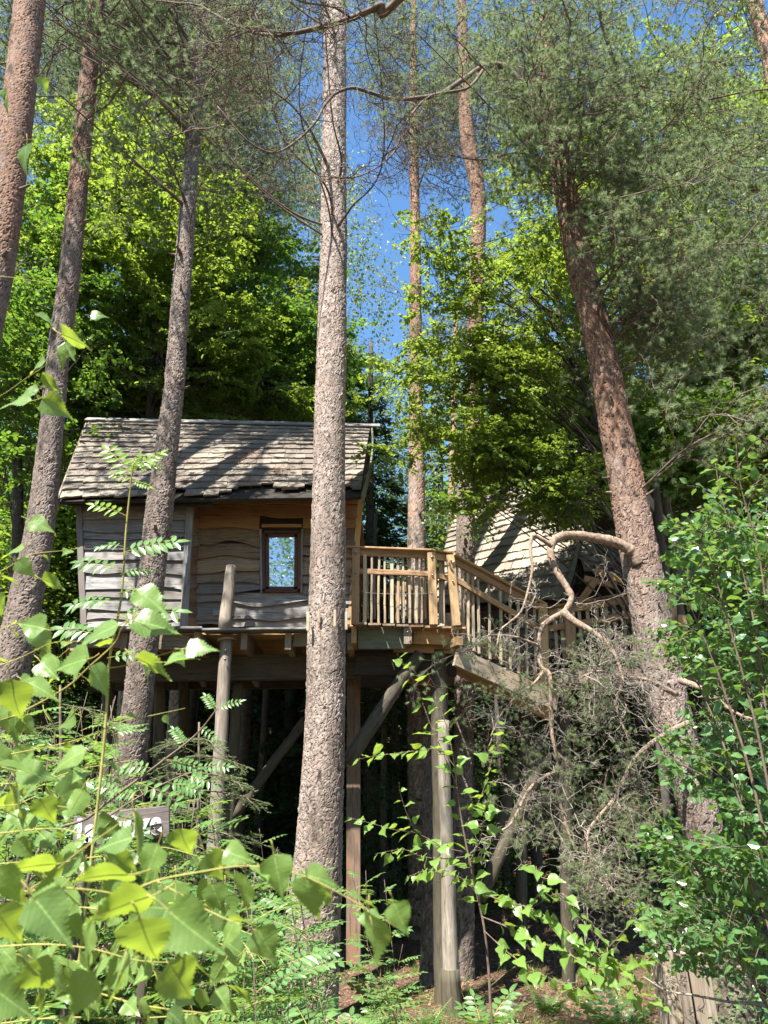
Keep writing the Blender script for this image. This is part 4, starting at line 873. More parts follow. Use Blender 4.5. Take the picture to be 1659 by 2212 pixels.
stubs(T3, c3, r3_, 1, 16, 3, 13); stubs(T6, c6, r6, 2, 10, 7, 15); stubs(T9, c9, r9, 3, 12, 4, 9); stubs(T7, c7, r7, 4, 8, 5, 12); stubs(T8, c8, r8, 5, 8, 5, 12); stubs(T1, c1, r1, 6, 6, 4, 10); stubs(T2, c2, r2_, 7, 8, 6, 14)

# wooden battens strapped round the two trunks at deck height
def battens(trk, spec, D, word):
    for k, (px, y0, y1, where) in enumerate(spec):
        a = P(px, y1, D); b = P(px, y0, D+0.0)
        o = beam('wooden_batten', a, b, 0.035, 0.02, None, 'picket', up=(0, -1, 0.2), seed=k); o['label'] = where; o['category'] = 'batten'; o['group'] = 'wooden battens strapped round '+word
battens(T6, [(665, 1322, 1362, 'pale wooden batten on the left edge of the central pine trunk'), (689, 1320, 1344, 'short batten left of middle on the central pine trunk'), (723, 1317, 1353, 'pale batten right of middle on the central pine trunk'), (748, 1322, 1360, 'pale wooden batten on the right edge of the central pine trunk')], 9.72, 'the central pine')
battens(T3, [(291, 1318, 1350, 'batten on the left of the scaly pine by the deck'), (328, 1300, 1338, 'batten on the right of the scaly pine by the deck')], 9.97, 'the scaly pine')

rng = np.random.default_rng(77)
# hero limbs: hooked dead limb of the leaning pine
def px_path(pts, D0, D1):
    n = len(pts); return np.array([P(x, y, D0+(D1-D0)*i/(n-1)) for i, (x, y) in enumerate(pts)])
hook, _ = limb(T9, px_path([(1378, 1218), (1362, 1190), (1330, 1172), (1290, 1163), (1250, 1157), (1215, 1158), (1194, 1172), (1190, 1200), (1203, 1235), (1225, 1270), (1234, 1292), (1220, 1320), (1190, 1338), (1168, 1360), (1164, 1400), (1170, 1440), (1188, 1460), (1190, 1530), (1193, 1590), (1204, 1640), (1200, 1670), (1206, 1720), (1222, 1780), (1240, 1830)], 8.85, 8.2), 0.074, 0.014, seed=3, n=200, sides=14, name='hooked_limb', knob=0.05)
for k_ in (18, 31, 47, 62, 70, 86, 97, 108, 121, 133, 150, 166):
    rgk = np.random.default_rng(k_); dk = unit(rgk.normal(size=3)+[0, -0.5, 0.2]); mbk = MB(); tube(mbk, [[0, 0, 0], [0.03, 0, 0.005], [0.07+0.05*rgk.random(), 0.01, 0.0]], [0.014, 0.009, 0.003], 6)
    zk = unit(np.cross(dk, [0.1, 1, 0])); obj('spur', mbk.mesh('spur', M['limb']), T9, basis(hook[k_]+dk*0.02, dk, np.cross(zk, dk), zk))
h2, _ = limb(T9, px_path([(1216, 1322), (1240, 1342), (1275, 1362), (1310, 1388), (1330, 1420), (1345, 1470), (1330, 1520), (1350, 1580)], 8.45, 8.1), 0.05, 0.012, seed=4, n=60, knob=0.03)
h3, _ = limb(T9, px_path([(1192, 1180), (1172, 1166), (1150, 1158), (1146, 1190), (1150, 1225), (1142, 1270), (1126, 1320), (1100, 1345), (1080, 1365), (1070, 1420)], 8.5, 8.1), 0.03, 0.008, seed=5, n=70, knob=0.04)
h4, _ = limb(T9, px_path([(1200, 1668), (1170, 1682), (1140, 1710), (1120, 1750), (1098, 1785), (1065, 1800)], 8.25, 8.0), 0.024, 0.009, seed=6, n=50, knob=0.03)
h5, _ = limb(T9, px_path([(1165, 1395), (1120, 1378), (1080, 1372), (1050, 1375), (1020, 1400)], 8.4, 8.1), 0.02, 0.006, seed=7, n=40)
h6, _ = limb(T9, px_path([(1175, 1450), (1150, 1480), (1120, 1500), (1085, 1540), (1060, 1590)], 8.4, 8.1), 0.018, 0.006, seed=8, n=40)
h7, _ = limb(T9, px_path([(1460, 1500), (1400, 1470), (1350, 1465), (1300, 1450), (1260, 1460)], 8.6, 8.0), 0.035, 0.01, seed=9, n=50, knob=0.04)
h8, _ = limb(T9, px_path([(1490, 1560), (1430, 1590), (1370, 1640), (1330, 1720), (1270, 1800), (1290, 1870), (1330, 1930)], 8.6, 7.8), 0.035, 0.010, seed=10, n=80, knob=0.04)
h9, _ = limb(T9, px_path([(1470, 1470), (1520, 1490), (1590, 1540), (1650, 1560)], 8.6, 8.0), 0.04, 0.012, seed=11, n=40, knob=0.04)
# tangle of wiry dead twigs with a few needle tufts hanging from them
tang = []
def wires(src, n, L0, L1, rr, seed, down_=0.35):
    rg = np.random.default_rng(seed); out = []
    for i in range(n):
        k = rg.integers(int(len(src)*0.25), len(src)-1); d = unit(rg.normal(size=3)*np.array([1, 0.5, 0.8])+np.array([0, 0, -down_]))
        out += grow(rg, src[k], d, L0+(L1-L0)*rg.random(), rr*(0.6+0.7*rg.random()), 1, 3, 0.85, -0.05, 4, 0.55, 1.0, 0.9, 9)
    return out
for s_, n_, L0, L1, sd_ in ((hook[50:], 26, 0.35, 0.95, 1), (h2, 20, 0.3, 0.8, 2), (h3[20:], 8, 0.25, 0.6, 3), (h4, 6, 0.2, 0.5, 4), (h5, 6, 0.25, 0.6, 5), (h6, 8, 0.25, 0.6, 6), (h7, 18, 0.4, 0.9, 7), (h8, 26, 0.4, 0.95, 8), (h9, 8, 0.3, 0.7, 9)):
    tw = wires(s_, int(n_*1.5), L0, L1, 0.0048, sd_); base = s_[0].copy()
    tw = [(p-base, a, b, l) for p, a, b, l in tw]; obj('twigs', wood_mesh(tw, M['deadtwig'], 'dead_twigs', (4, 4, 3, 3), 0.0016), T9, Matrix.Translation(Vector(base)), kind='stuff')
for src, n in ((h7, 16), (h8, 38), (hook[90:], 16), (h2, 14), (h5, 4), (h6, 8)):
    dress(T9, src, PB, n, 0.28, 0.55, rng, 0.3, spread=1.1, up=-0.1, droop=0.5)
# limbs crossing the sky; darker twig bark stands in for their shaded look
H = []
H.append(limb(T9, px_path([(1199, 290), (1150, 215), (1100, 150), (1050, 142), (1000, 172), (950, 203), (900, 212), (850, 215), (800, 200), (760, 190), (722, 204), (700, 230), (680, 265), (640, 305), (595, 330), (555, 318), (520, 290), (470, 230)], 8.9, 7.2), 0.055, 0.010, 'twig', seed=21, n=110, knob=0.05)[0])
H.append(limb(T9, px_path([(1050, 142), (1010, 190), (930, 208), (880, 260), (850, 330), (800, 370), (750, 385), (690, 380)], 8.6, 7.5), 0.026, 0.006, 'twig', seed=22, n=60, knob=0.05)[0])
H.append(limb(T9, px_path([(1197, 270), (1240, 225), (1300, 200), (1335, 165), (1322, 120), (1300, 50), (1290, -20)], 8.9, 7.5), 0.05, 0.02, 'twig', seed=23, n=50, knob=0.04)[0])
H.append(limb(T9, px_path([(1300, 200), (1340, 180), (1400, 188), (1460, 198), (1520, 215), (1600, 200), (1680, 190)], 8.6, 7.6), 0.03, 0.010, 'twig', seed=24, n=50, knob=0.04)[0])
top = thing('pine_tree', 'dark overhanging pine limb crossing the very top of the picture', 'pine tree', (3.2, 2.2, gz(3.2, 2.2)))
mbt = MB(); tb = catmull([np.array([3.2, 2.2, 0.4]), np.array([3.15, 2.3, 5.0]), np.array([3.0, 2.5, 10.0]), np.array([2.9, 2.6, 14.0])], 30); tube(mbt, tb-tb[0], np.linspace(0.2, 0.12, 30), 14)
obj('trunk', mbt.mesh('trunk', M['limb'], smooth=True), top, Matrix.Translation(Vector(tb[0])))
H.append(limb(top, np.vstack([[tb[20]], px_path([(900, -40), (820, 12), (750, 42), (680, 62), (600, 76), (540, 68), (480, 40), (430, 12), (380, 6), (330, 0)], 4.6, 6.0)]), 0.042, 0.008, 'twig', seed=25, n=120, knob=0.05)[0])
H.append(limb(top, px_path([(600, 76), (560, 60), (520, 66), (470, 95), (440, 130), (500, 170), (560, 205), (600, 230)], 5.6, 6.6), 0.014, 0.004, 'twig', seed=26, n=50)[0])
H.append(limb(T9, px_path([(1225, 430), (1180, 360), (1120, 330), (1040, 345), (960, 330), (900, 300), (850, 250), (790, 215)], 8.9, 7.8), 0.024, 0.006, 'twig', seed=27, n=60, knob=0.04)[0])
for k, h in enumerate(H[:2]+H[4:]):
    dress(T9 if k < 2 or k == 4 else top, h, PS, 22, 0.5, 1.0, rng, 0.2, spread=1.1, up=0.1, droop=0.6)
    base = h[0].copy(); tw = [(p-base, a, b, l) for p, a, b, l in wires(h, 46, 0.35, 1.25, 0.0060, 60+k, 0.15)]
    obj('twigs', wood_mesh(tw, M['twig'], 'bare_twigs', (4, 3, 3, 3), 0.0018), T9 if k < 2 or k == 4 else top, Matrix.Translation(Vector(base)), kind='stuff')

# crowns: limbs from the trunk to a target, dressed with boughs
def crown(root, c, targets, protos, per, s0, s1, rng, leafname='needles', r0=0.03, mat='twig', t0=0.3, rise=0.6, sag=0.35, **kw):
    for tg in targets:
        if shades(tg, 0.5): continue
        k = int(np.argmin(np.abs(c[:, 2]-(tg[2]-rise*rng.random()-0.2)))); a = c[k]; L = np.linalg.norm(tg-a)
        m = (a+tg)/2+np.array([0, 0, sag*L*0.25*(rng.random()-0.2)])+rng.normal(size=3)*0.07*L
        h, _ = limb(root, [a, a*0.6+m*0.4+rng.normal(size=3)*0.03*L, m, tg], r0*(0.6+0.5*rng.random()), 0.007, mat, int(rng.integers(1e6)), n=22, sides=5)
        dress(root, h, protos, per, s0, s1, rng, t0, leafname, **kw)
def targets(ells, n, rng):
    wts = np.array([e[6] for e in ells], float); wts /= wts.sum(); out = []
    for i in range(n):
        e = ells[rng.choice(len(ells), p=wts)]; r = math.sqrt(rng.random()); a = rng.random()*6.283
        out.append(P(e[0]+e[2]*r*math.cos(a), e[1]+e[3]*r*math.sin(a), e[4]+(e[5]-e[4])*rng.random()))
    return out
rng = np.random.default_rng(5)
crown(T9, c9, targets([(1400, 150, 260, 160, 6.8, 10.5, 2.2), (1180, 60, 180, 100, 7, 10.5, 1.2), (1450, 420, 200, 180, 7.0, 10.5, 1.7), (1150, 280, 150, 150, 7.5, 10, 0.7), (1520, 650, 130, 140, 7.5, 10.5, 0.7), (1620, 880, 60, 120, 7.5, 10.5, 0.3), (960, 60, 120, 60, 7, 9, 0.5), (1205, 150, 90, 140, 6.8, 8.5, 0.7)], 58, rng), PB, 9, 0.55, 1.0, rng, r0=0.03, droop=0.5)
crown(T10, c10, targets([(1560, 120, 160, 200, 10, 14, 1), (1600, 500, 140, 200, 10, 14, 0.7)], 12, rng), PB, 9, 0.8, 1.3, rng, droop=0.4)
crown(T3, c3, targets([(430, 60, 200, 110, 8.5, 12, 1.0), (330, 250, 120, 110, 9, 12, 0.6), (560, 200, 110, 120, 9, 12, 0.5), (470, 350, 110, 80, 9, 11.5, 0.3)], 24, rng), PB, 8, 0.6, 1.0, rng, droop=0.5)
crown(T2, c2, targets([(120, 120, 150, 160, 9, 12, 1.0), (250, 60, 110, 120, 8.5, 12, 0.7)], 13, rng), PB, 8, 0.7, 1.1, rng, droop=0.4)
crown(T6, c6, targets([(760, -60, 200, 60, 8.5, 11.5, 1.0)], 6, rng), PS, 8, 0.6, 1.0, rng, droop=0.4)
far_t = targets([(330, 110, 280, 190, 13, 19, 1.3), (100, 200, 170, 230, 13, 19, 0.9), (430, 350, 150, 80, 13, 17, 0.2)], 44, rng)
crown(T4, c4, far_t[:22], PF, 9, 1.0, 1.6, rng); crown(T5, c5, far_t[22:], PF, 9, 1.0, 1.6, rng)
crown(T7, c7, targets([(900, 150, 130, 130, 13, 16, 1), (960, 330, 80, 90, 13, 16, 0.3)], 8, rng), PF, 7, 0.7, 1.2, rng)
crown(T5, c5, targets([(560, 180, 110, 150, 13, 17, 1.0), (600, 330, 80, 110, 13, 17, 0.5), (650, 60, 50, 60, 13, 17, 0.3), (600, 420, 60, 60, 14, 17, 0.3)], 15, rng), PF, 8, 0.7, 1.2, rng); crown(T7, c7, targets([(840, 90, 80, 90, 13, 17, 0.6), (965, 170, 80, 170, 13, 17, 1.0)], 9, rng), PF, 8, 0.6, 1.1, rng)
crown(T8, c8, targets([(1020, 200, 120, 150, 11.5, 15, 1), (1080, 700, 60, 90, 14, 17, 0.4)], 9, rng), PF, 7, 0.7, 1.2, rng)
# crown boughs added above the picture to throw the dappled shade on the treehouse
def along_sun(px, py, D, t): return P(px, py, D)+SUNV*t
sh = [along_sun(x, y, D, 8.5+3*rng.random()) for x, y, D in ((200, 960, 12), (240, 940, 12), (300, 1020, 11.2), (180, 1040, 10.8), (250, 1050, 10.8), (320, 940, 12.3), (230, 1000, 11.3), (290, 950, 11.8), (250, 1150, 11), (200, 1250, 11), (330, 1200, 11), (450, 1250, 11), (560, 1200, 11), (520, 1300, 11), (620, 1250, 11), (400, 1380, 11), (560, 1420, 11), (620, 1100, 11.3), (330, 1100, 11))]
crown(T3, c3, sh, PB, 8, 0.8, 1.2, rng, r0=0.04)
sh2 = [along_sun(x, y, D, 12+1.5*rng.random()) for x, y, D in ((740, 2120, 10.5), (820, 2100, 11), (900, 2080, 11.5), (860, 2160, 10.6), (1000, 2050, 12), (1100, 2060, 12), (1200, 2050, 12), (1300, 2080, 12), (1400, 2060, 12), (780, 1980, 13), (900, 1950, 13), (1050, 1950, 13.5), (1250, 1950, 13.5), (1000, 1700, 12.6), (900, 1700, 12.5), (770, 1800, 12))]  # more boughs added out of view to shade the ground below the decks
crown(T6, c6, sh2, PB, 9, 0.8, 1.3, rng, r0=0.03)
for x_, y_, D_ in ((740, 2150, 9.6), (1040, 2180, 10), (800, 2200, 9.8)): pass

# ------------------------------------------------------------------ broadleaved trees
def leaf_tree(name, label, cat, path, D, r0, r1, ells, n, protos, s0, s1, seed, limb_every=3, group=None, mat='darktwig', tgt_bias=0.5, leafname='leaves'):
    rg = np.random.default_rng(seed); pts = px_path(path, D, D); base = pts[-1].copy(); base[2] = gz(base[0], base[1]); pts = np.vstack([pts, base-[0, 0, 0.3]])
    root = thing(name, label, cat, base, group)
    c = catmull(pts, 60); mb = MB(); tube(mb, c-base, np.linspace(r1, r0, 60), 9); obj('trunk', mb.mesh('trunk', M[mat], smooth=True), root, Matrix.Translation(Vector(base)))
    for i, tg in enumerate(targets(ells, n, rg)):
        k = int(np.argmin(np.abs(c[:, 2]-(tg[2]-0.8-1.2*rg.random())))); a = c[k]; d = tg-a; d[2] *= 0.3
        d = unit(unit(d)*tgt_bias+rg.normal(size=3)*np.array([0.7, 0.7, 0.15])+np.array([0, 0, 0.03]))
        if i % limb_every == 0:
            m = (a+tg)/2+np.array([0, 0, 0.1])+rg.normal(size=3)*0.15; limb(root, [a, m, tg], 0.022, 0.007, mat, i, n=10, sides=4)
        add_bough(root, protos[rg.integers(len(protos))], tg-d*0.4, d, s0+(s1-s0)*rg.random(), rg, leafname, roll=0.6)
    return root, c
leaf_tree('beech_tree', 'bright yellow-green beech behind the left half of the roof', 'beech tree', [(330, 250), (335, 500), (325, 900), (320, 1300)], 14.5, 0.13, 0.04,
          [(320, 470, 160, 150, 12.5, 15, 1.3), (290, 700, 220, 160, 13, 16, 1.3), (470, 780, 180, 120, 13.5, 16, 1.0), (250, 300, 90, 70, 13.5, 15, 0.25)], 190, BB, 0.9, 1.4, 31)
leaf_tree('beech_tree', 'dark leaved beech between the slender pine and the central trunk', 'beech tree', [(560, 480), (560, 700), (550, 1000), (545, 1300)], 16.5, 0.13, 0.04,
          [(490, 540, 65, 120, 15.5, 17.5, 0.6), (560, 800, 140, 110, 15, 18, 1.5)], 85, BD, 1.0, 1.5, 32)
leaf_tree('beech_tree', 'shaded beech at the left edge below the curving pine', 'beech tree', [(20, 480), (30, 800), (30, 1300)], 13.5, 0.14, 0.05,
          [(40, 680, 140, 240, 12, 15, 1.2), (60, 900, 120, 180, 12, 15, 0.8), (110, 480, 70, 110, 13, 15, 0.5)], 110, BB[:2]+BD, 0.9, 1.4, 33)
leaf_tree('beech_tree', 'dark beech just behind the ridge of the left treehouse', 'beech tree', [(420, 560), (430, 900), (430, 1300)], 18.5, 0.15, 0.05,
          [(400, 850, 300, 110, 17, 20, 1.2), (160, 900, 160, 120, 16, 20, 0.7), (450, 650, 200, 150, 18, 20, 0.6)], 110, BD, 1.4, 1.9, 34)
leaf_tree('beech_tree', 'sunlit young beech spreading over the stair between the rear pines', 'beech tree', [(1180, 480), (1215, 700), (1300, 950), (1385, 1300)], 10.6, 0.06, 0.02,
          [(1000, 590, 100, 90, 9.6, 11.2, 0.8), (1020, 780, 130, 100, 9.6, 11.3, 1.1), (1130, 700, 140, 140, 9.8, 11.6, 1.3), (950, 930, 110, 45, 9.8, 11, 0.5), (1100, 930, 110, 90, 9.9, 11.5, 0.9), (1180, 560, 90, 100, 10, 12, 0.6), (1150, 985, 140, 55, 9.8, 11.6, 0.9), (1230, 1060, 70, 60, 10.0, 11.8, 0.45), (1060, 1060, 60, 35, 9.8, 11, 0.2), (1240, 760, 100, 190, 10.4, 12.5, 1.0)], 215, BB, 0.5, 0.95, 35, tgt_bias=0.9)
leaf_tree('beech_tree', 'deep green beech filling the gap right of the leaning pine', 'beech tree', [(1430, 450), (1425, 800), (1420, 1300)], 14.0, 0.13, 0.04,
          [(1450, 850, 190, 180, 12.6, 15.5, 1.4), (1400, 1000, 140, 110, 12.2, 14, 0.8), (1560, 720, 110, 160, 12.5, 15.5, 0.9), (1250, 900, 110, 130, 12.8, 15, 0.7), (1450, 600, 150, 120, 13, 16, 0.7), (1560, 1000, 120, 130, 12.6, 15, 0.9)], 210, BD[:2]+BB[:3], 0.9, 1.4, 36)
leaf_tree('beech_tree', 'tall beech crown behind the needles at upper right', 'beech tree', [(1330, 150), (1330, 500), (1320, 1000)], 17.5, 0.16, 0.05,
          [(1300, 420, 130, 170, 16.5, 19, 1.0), (1560, 350, 130, 250, 16.5, 19, 1.0), (1430, 250, 120, 150, 17, 19, 0.4)], 90, BB, 1.2, 1.8, 37)

# ------------------------------------------------------------------ spruces and far wood
def spruce_mesh(H, R, n, seed, per=70, s=0.16):
    rg = np.random.default_rng(seed); pos = []; X = []; N = []
    for i in range(n):
        f = (i+rg.random())/n; z = H*(0.04+0.95*f); L = R*(1-f)**0.8*(0.7+0.5*rg.random())+0.15; a = rg.random()*6.283; d = np.array([math.cos(a), math.sin(a), 0])
        m = max(6, int(per*L/R)); u = np.sqrt(rg.random(m)); side = np.cross(d, [0, 0, 1])
        sw = rg.normal(size=m)*0.16*L*(1.1-u); p = d*u[:, None]*L+side*sw[:, None]; p[:, 2] = z-0.25*L*u**1.4-rg.random(m)*0.10
        pos.append(p); X.append(d+side*np.sign(sw)[:, None]*0.8+np.array([0, 0, -0.35])+rg.normal(size=(m, 3))*0.25); N.append(np.array([0, 0, 1])+rg.normal(size=(m, 3))*0.5)
    mb = MB(); scatter(mb, T_needle(0.16), np.concatenate(pos), np.concatenate(X), np.concatenate(N), s*(0.6+0.8*rg.random(sum(len(p) for p in pos))), rng=rg); return mb.mesh('spruce_crown', M['spruce'])
def cyl_trunk(H, r0, mat='darktwig', seed=0):
    rg = np.random.default_rng(seed); mb = MB(); n = 14; p = np.zeros((n, 3)); p[:, 2] = np.linspace(-0.4, H, n); p[:, :2] = np.cumsum(rg.normal(size=(n, 2))*0.02, axis=0); tube(mb, p, np.linspace(r0, r0*0.3, n), 8); return mb.mesh('trunk', M[mat], smooth=True)
def clump_crown(H, R, n, per, seed, s, mat, zb=0.3, tpl=None):
    rg = np.random.default_rng(seed); c = rndunit(rg, n)*rg.random(n)[:, None]**0.4*np.array([R, R, H*(1-zb)/2]); c[:, 2] += H*(1+zb)/2
    p = np.repeat(c, per, 0)+rg.normal(size=(n*per, 3))*np.array([0.55, 0.55, 0.22])*R/3.2
    mb = MB(); scatter(mb, tpl or T_diamond(), p, rg.normal(size=(len(p), 3))*np.array([1, 1, 0.4]), np.array([0, 0, 1])+rg.normal(size=(len(p), 3))*0.5, s*(0.6+0.7*rg.random(len(p))), rng=rg); return mb.mesh('crown', M[mat])
SPM = [spruce_mesh(11, 2.3, 260, 51, 150, 0.15), spruce_mesh(12, 2.0, 240, 52, 130, 0.15)]
SPF = [spruce_mesh(14, 2.6, 170, 53, 60, 0.30), spruce_mesh(15, 2.3, 150, 54, 60, 0.30)]
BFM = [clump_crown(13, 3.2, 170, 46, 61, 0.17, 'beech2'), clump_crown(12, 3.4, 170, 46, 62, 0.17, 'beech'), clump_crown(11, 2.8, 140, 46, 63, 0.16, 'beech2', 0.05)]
TR = [cyl_trunk(12, 0.16, 'darktwig', 1), cyl_trunk(14, 0.2, 'darktwig', 2)]
def tree_inst(name, label, cat, crown_me, trunk_me, x, y, s, rot, group=None, sz=1.0):
    b = (x, y, float(gz(x, y))); root = thing(name, label, cat, b, group)
    Mt = Matrix.Translation(Vector(b)) @ Matrix.Rotation(rot, 4, 'Z') @ Matrix.Diagonal((s, s, s*sz, 1))
    obj('trunk', trunk_me, root, Mt); o = obj('crown', crown_me, root, Mt); o['kind'] = 'stuff'; return root
def at(px, D): return P(px, 1300, D)[0], D
x, y = at(800, 17.5); tree_inst('spruce_tree', 'dark blue-green spruce between the central trunk and the slim pale pine', 'spruce tree', SPM[0], TR[0], x, y, 1.08, 1)
x, y = at(742, 19.0); tree_inst('spruce_tree', 'taller dark spruce half hidden by the central trunk', 'spruce tree', SPM[1], TR[0], x, y, 1.15, 2)
x, y = at(830, 14.5); tree_inst('spruce_tree', 'small light spruce peeping over the landing railing', 'spruce tree', SPM[1], TR[0], x, y, 0.52, 3)
x, y = at(60, 12.5); tree_inst('spruce_tree', 'shaded spruce left of the treehouse wall', 'spruce tree', SPM[0], TR[0], x, y, 0.55, 4)
x, y = at(640, 19.0); tree_inst('spruce_tree', 'spruce top dark between beech and central trunk', 'spruce tree', SPM[0], TR[1], x, y, 1.0, 5)
rg = np.random.default_rng(9)
for k in range(16):       # dense dark wood right behind the stilts
    px = 90+1000*(k+rg.random()*0.8)/16; x, y = at(px, 19+5*rg.random()); tree_inst('spruce_tree', 'dark spruce in the wood glimpsed between the stilts', 'spruce tree', SPF[k % 2], TR[k % 2], x, y, (0.62+0.16*rg.random())*(0.85 if 700 < px < 1000 else 1), rg.random()*6, 'spruces behind the stilts')
for k in range(58):
    px = -500+2700*(k+rg.random())/58; D = 25+rg.random()*22
    if 770 < px < 930: continue
    x, y = at(px, D); m = rg.integers(5)
    if m < 2: tree_inst('spruce_tree', 'distant spruce in the closed wood on the slope behind', 'spruce tree', SPF[m], TR[1], x, y, 0.9+0.4*rg.random(), rg.random()*6, 'far spruces')
    else: tree_inst('forest_tree', 'distant broadleaved tree in the closed wood on the slope behind', 'tree', BFM[m-2], TR[1], x, y, 0.9+0.5*rg.random(), rg.random()*6, 'far broadleaved trees')
for k in range(14):
    px = 1150+700*(k+rg.random())/14; x, y = at(px, 17+4*rg.random()); tree_inst('forest_tree', 'leafy tree closing the view behind the right treehouse', 'tree', BFM[k % 3], TR[0], x, y, 0.75+0.25*rg.random(), rg.random()*6, 'trees behind the right treehouse')
for k in range(9):
    px = -60+560*(k+rg.random())/9; x, y = at(px, 20+4*rg.random()); tree_inst('forest_tree', 'leafy tree closing the view behind the left treehouse', 'tree', BFM[k % 3], TR[0], x, y, 0.9+0.25*rg.random(), rg.random()*6, 'trees behind the left treehouse')
for k in range(18):       # slim dark trunks
    px = 330+900*(k+rg.random())/18; x, y = at(px, 15+6*rg.random()); b = (x, y, float(gz(x, y))); t = thing('bare_trunk', 'thin dark trunk standing in the shade under the treehouses', 'tree', b, 'thin trunks in the shade'); obj('trunk', TR[k % 2], t, Matrix.Translation(Vector(b)) @ Matrix.Diagonal((0.6, 0.6, 0.55, 1)))
for k in range(7):
    px = 1010+110*k; x, y = at(px, 15.5+1.5*(k % 3)); tree_inst('young_tree', 'bushy young tree in the shade below the right treehouse', 'tree', BFM[2], TR[0], x, y, 0.30+0.05*(k % 3), k*1.3, 'young trees below the right treehouse')
# far birch with yellowish hanging leaves in the sky gap
def hanging(seed, H, R, n, per, s):
    rg = np.random.default_rng(seed); c = rndunit(rg, n)*rg.random(n)[:, None]**0.45*np.array([R, R, H*0.42]); c[:, 2] += H*0.58
    c[:, :2] *= np.clip(1.35-((c[:, 2]/H-0.35)**2)*2.2, 0.25, 1)[:, None]
    u = rg.random((n, per, 1)); p = c[:, None]+np.concatenate([rg.normal(size=(n, per, 2))*0.10, -u*1.3], -1)+rg.normal(size=(n, per, 3))*0.09; p = p.reshape(-1, 3)
    mb = MB(); scatter(mb, T_diamond(0.36), p, rg.normal(size=(len(p), 3))*0.7+np.array([0, 0, -0.9]), rndunit(rg, len(p)), s*(0.7+0.6*rg.random(len(p))), rng=rg); return mb.mesh('crown', M['birchfar'])
HB = hanging(71, 19, 3.0, 420, 60, 0.085)
for px, D, s, lb in ((610, 23, 1.42, 'pale far birch with hanging twigs left of the sky gap'), (750, 27, 1.0, 'pale far birch just right of the central trunk'), (872, 33, 0.5, 'small far birch low in the sky gap'), (1085, 24, 1.15, 'pale birch seen through the young beech')):
    x, y = at(px, D); tree_inst('birch_tree', lb, 'birch tree', HB, TR[0], x, y, s, px)
#@@PLANTS

# ------------------------------------------------------------------ near foliage: detailed leaves
RT = np.array([1.0, 0, 0]); UPV = np.array([0, -math.sin(PITCH), math.cos(PITCH)]); FW = np.array([0, math.cos(PITCH), math.sin(PITCH)])
def big_leaf(seed, kind='birch', mat='birch'):
    rg = np.random.default_rng(seed); nst = 29; xs = np.linspace(0, 1, nst)
    if kind == 'birch': wv = 0.36*np.clip(xs/0.12, 0, 1)**0.6*np.where(xs < 0.30, 1, np.clip(1-(xs-0.30)/0.70, 0, 1)**(0.85+0.25*xs)*(1-0.25*np.sin(math.pi*np.clip((xs-0.55)/0.45, 0, 1))))
    else: wv = 0.34*np.sin(math.pi*np.clip(xs, 0, 1)**0.85)**0.75
    tooth = (1.0 if kind == 'birch' else 0.15)*0.016*np.where(np.arange(nst) % 2, 1, -1)*(1+0.8*(np.arange(nst) % 6 == 3))*(wv > 0.03)
    bend = 0.10+0.25*rg.random(); fold = 0.12+0.35*rg.random(); tw = rg.normal()*0.35; wave = rg.random()*6
    rows = []
    for i, x in enumerate(xs):
        for s in (-1, -0.5, 0, 0.5, 1):
            ww = wv[i]+(tooth[i] if abs(s) == 1 else 0); y = s*ww; x2 = x-(0.045*abs(s) if kind == 'birch' else 0)+(0.02 if abs(s) == 1 and i % 2 else 0)
            z = -bend*x*x+fold*abs(y)-0.5*abs(y)**2+0.006*math.sin(60*(x-0.8*abs(y)))*min(1, 4*abs(y))+0.018*math.sin(wave+x*14+s*2)*abs(s)+tw*y*x
            rows.append([x2, y, z])
    v = np.array(rows); q = [[i*5+j, (i+1)*5+j, (i+1)*5+j+1, i*5+j+1] for i in range(nst-1) for j in range(4)]
    mb = MB(); mb.add(v, None, np.array(q), 0, rg.random())
    tube(mb, [[-0.36, 0, 0.09], [-0.2, 0.01, 0.03], [-0.05, 0, 0], [0.02, 0, 0]], [0.014, 0.012, 0.012, 0.008], 5, 1)
    tube(mb, [[0, 0, -0.004], [0.3, 0, -bend*0.09-0.006], [0.6, 0, -bend*0.36-0.004], [0.95, 0, -bend*0.9]], [0.010, 0.007, 0.005, 0.002], 4, 1)
    return mb.mesh('leaf', [M[mat], M['greenstem']], smooth=True)
BL = [big_leaf(400+i) for i in range(6)]; BLS = [big_leaf(410+i, mat='birchsmall') for i in range(5)]
OL = [big_leaf(420+i, 'oval', 'shrub') for i in range(5)]
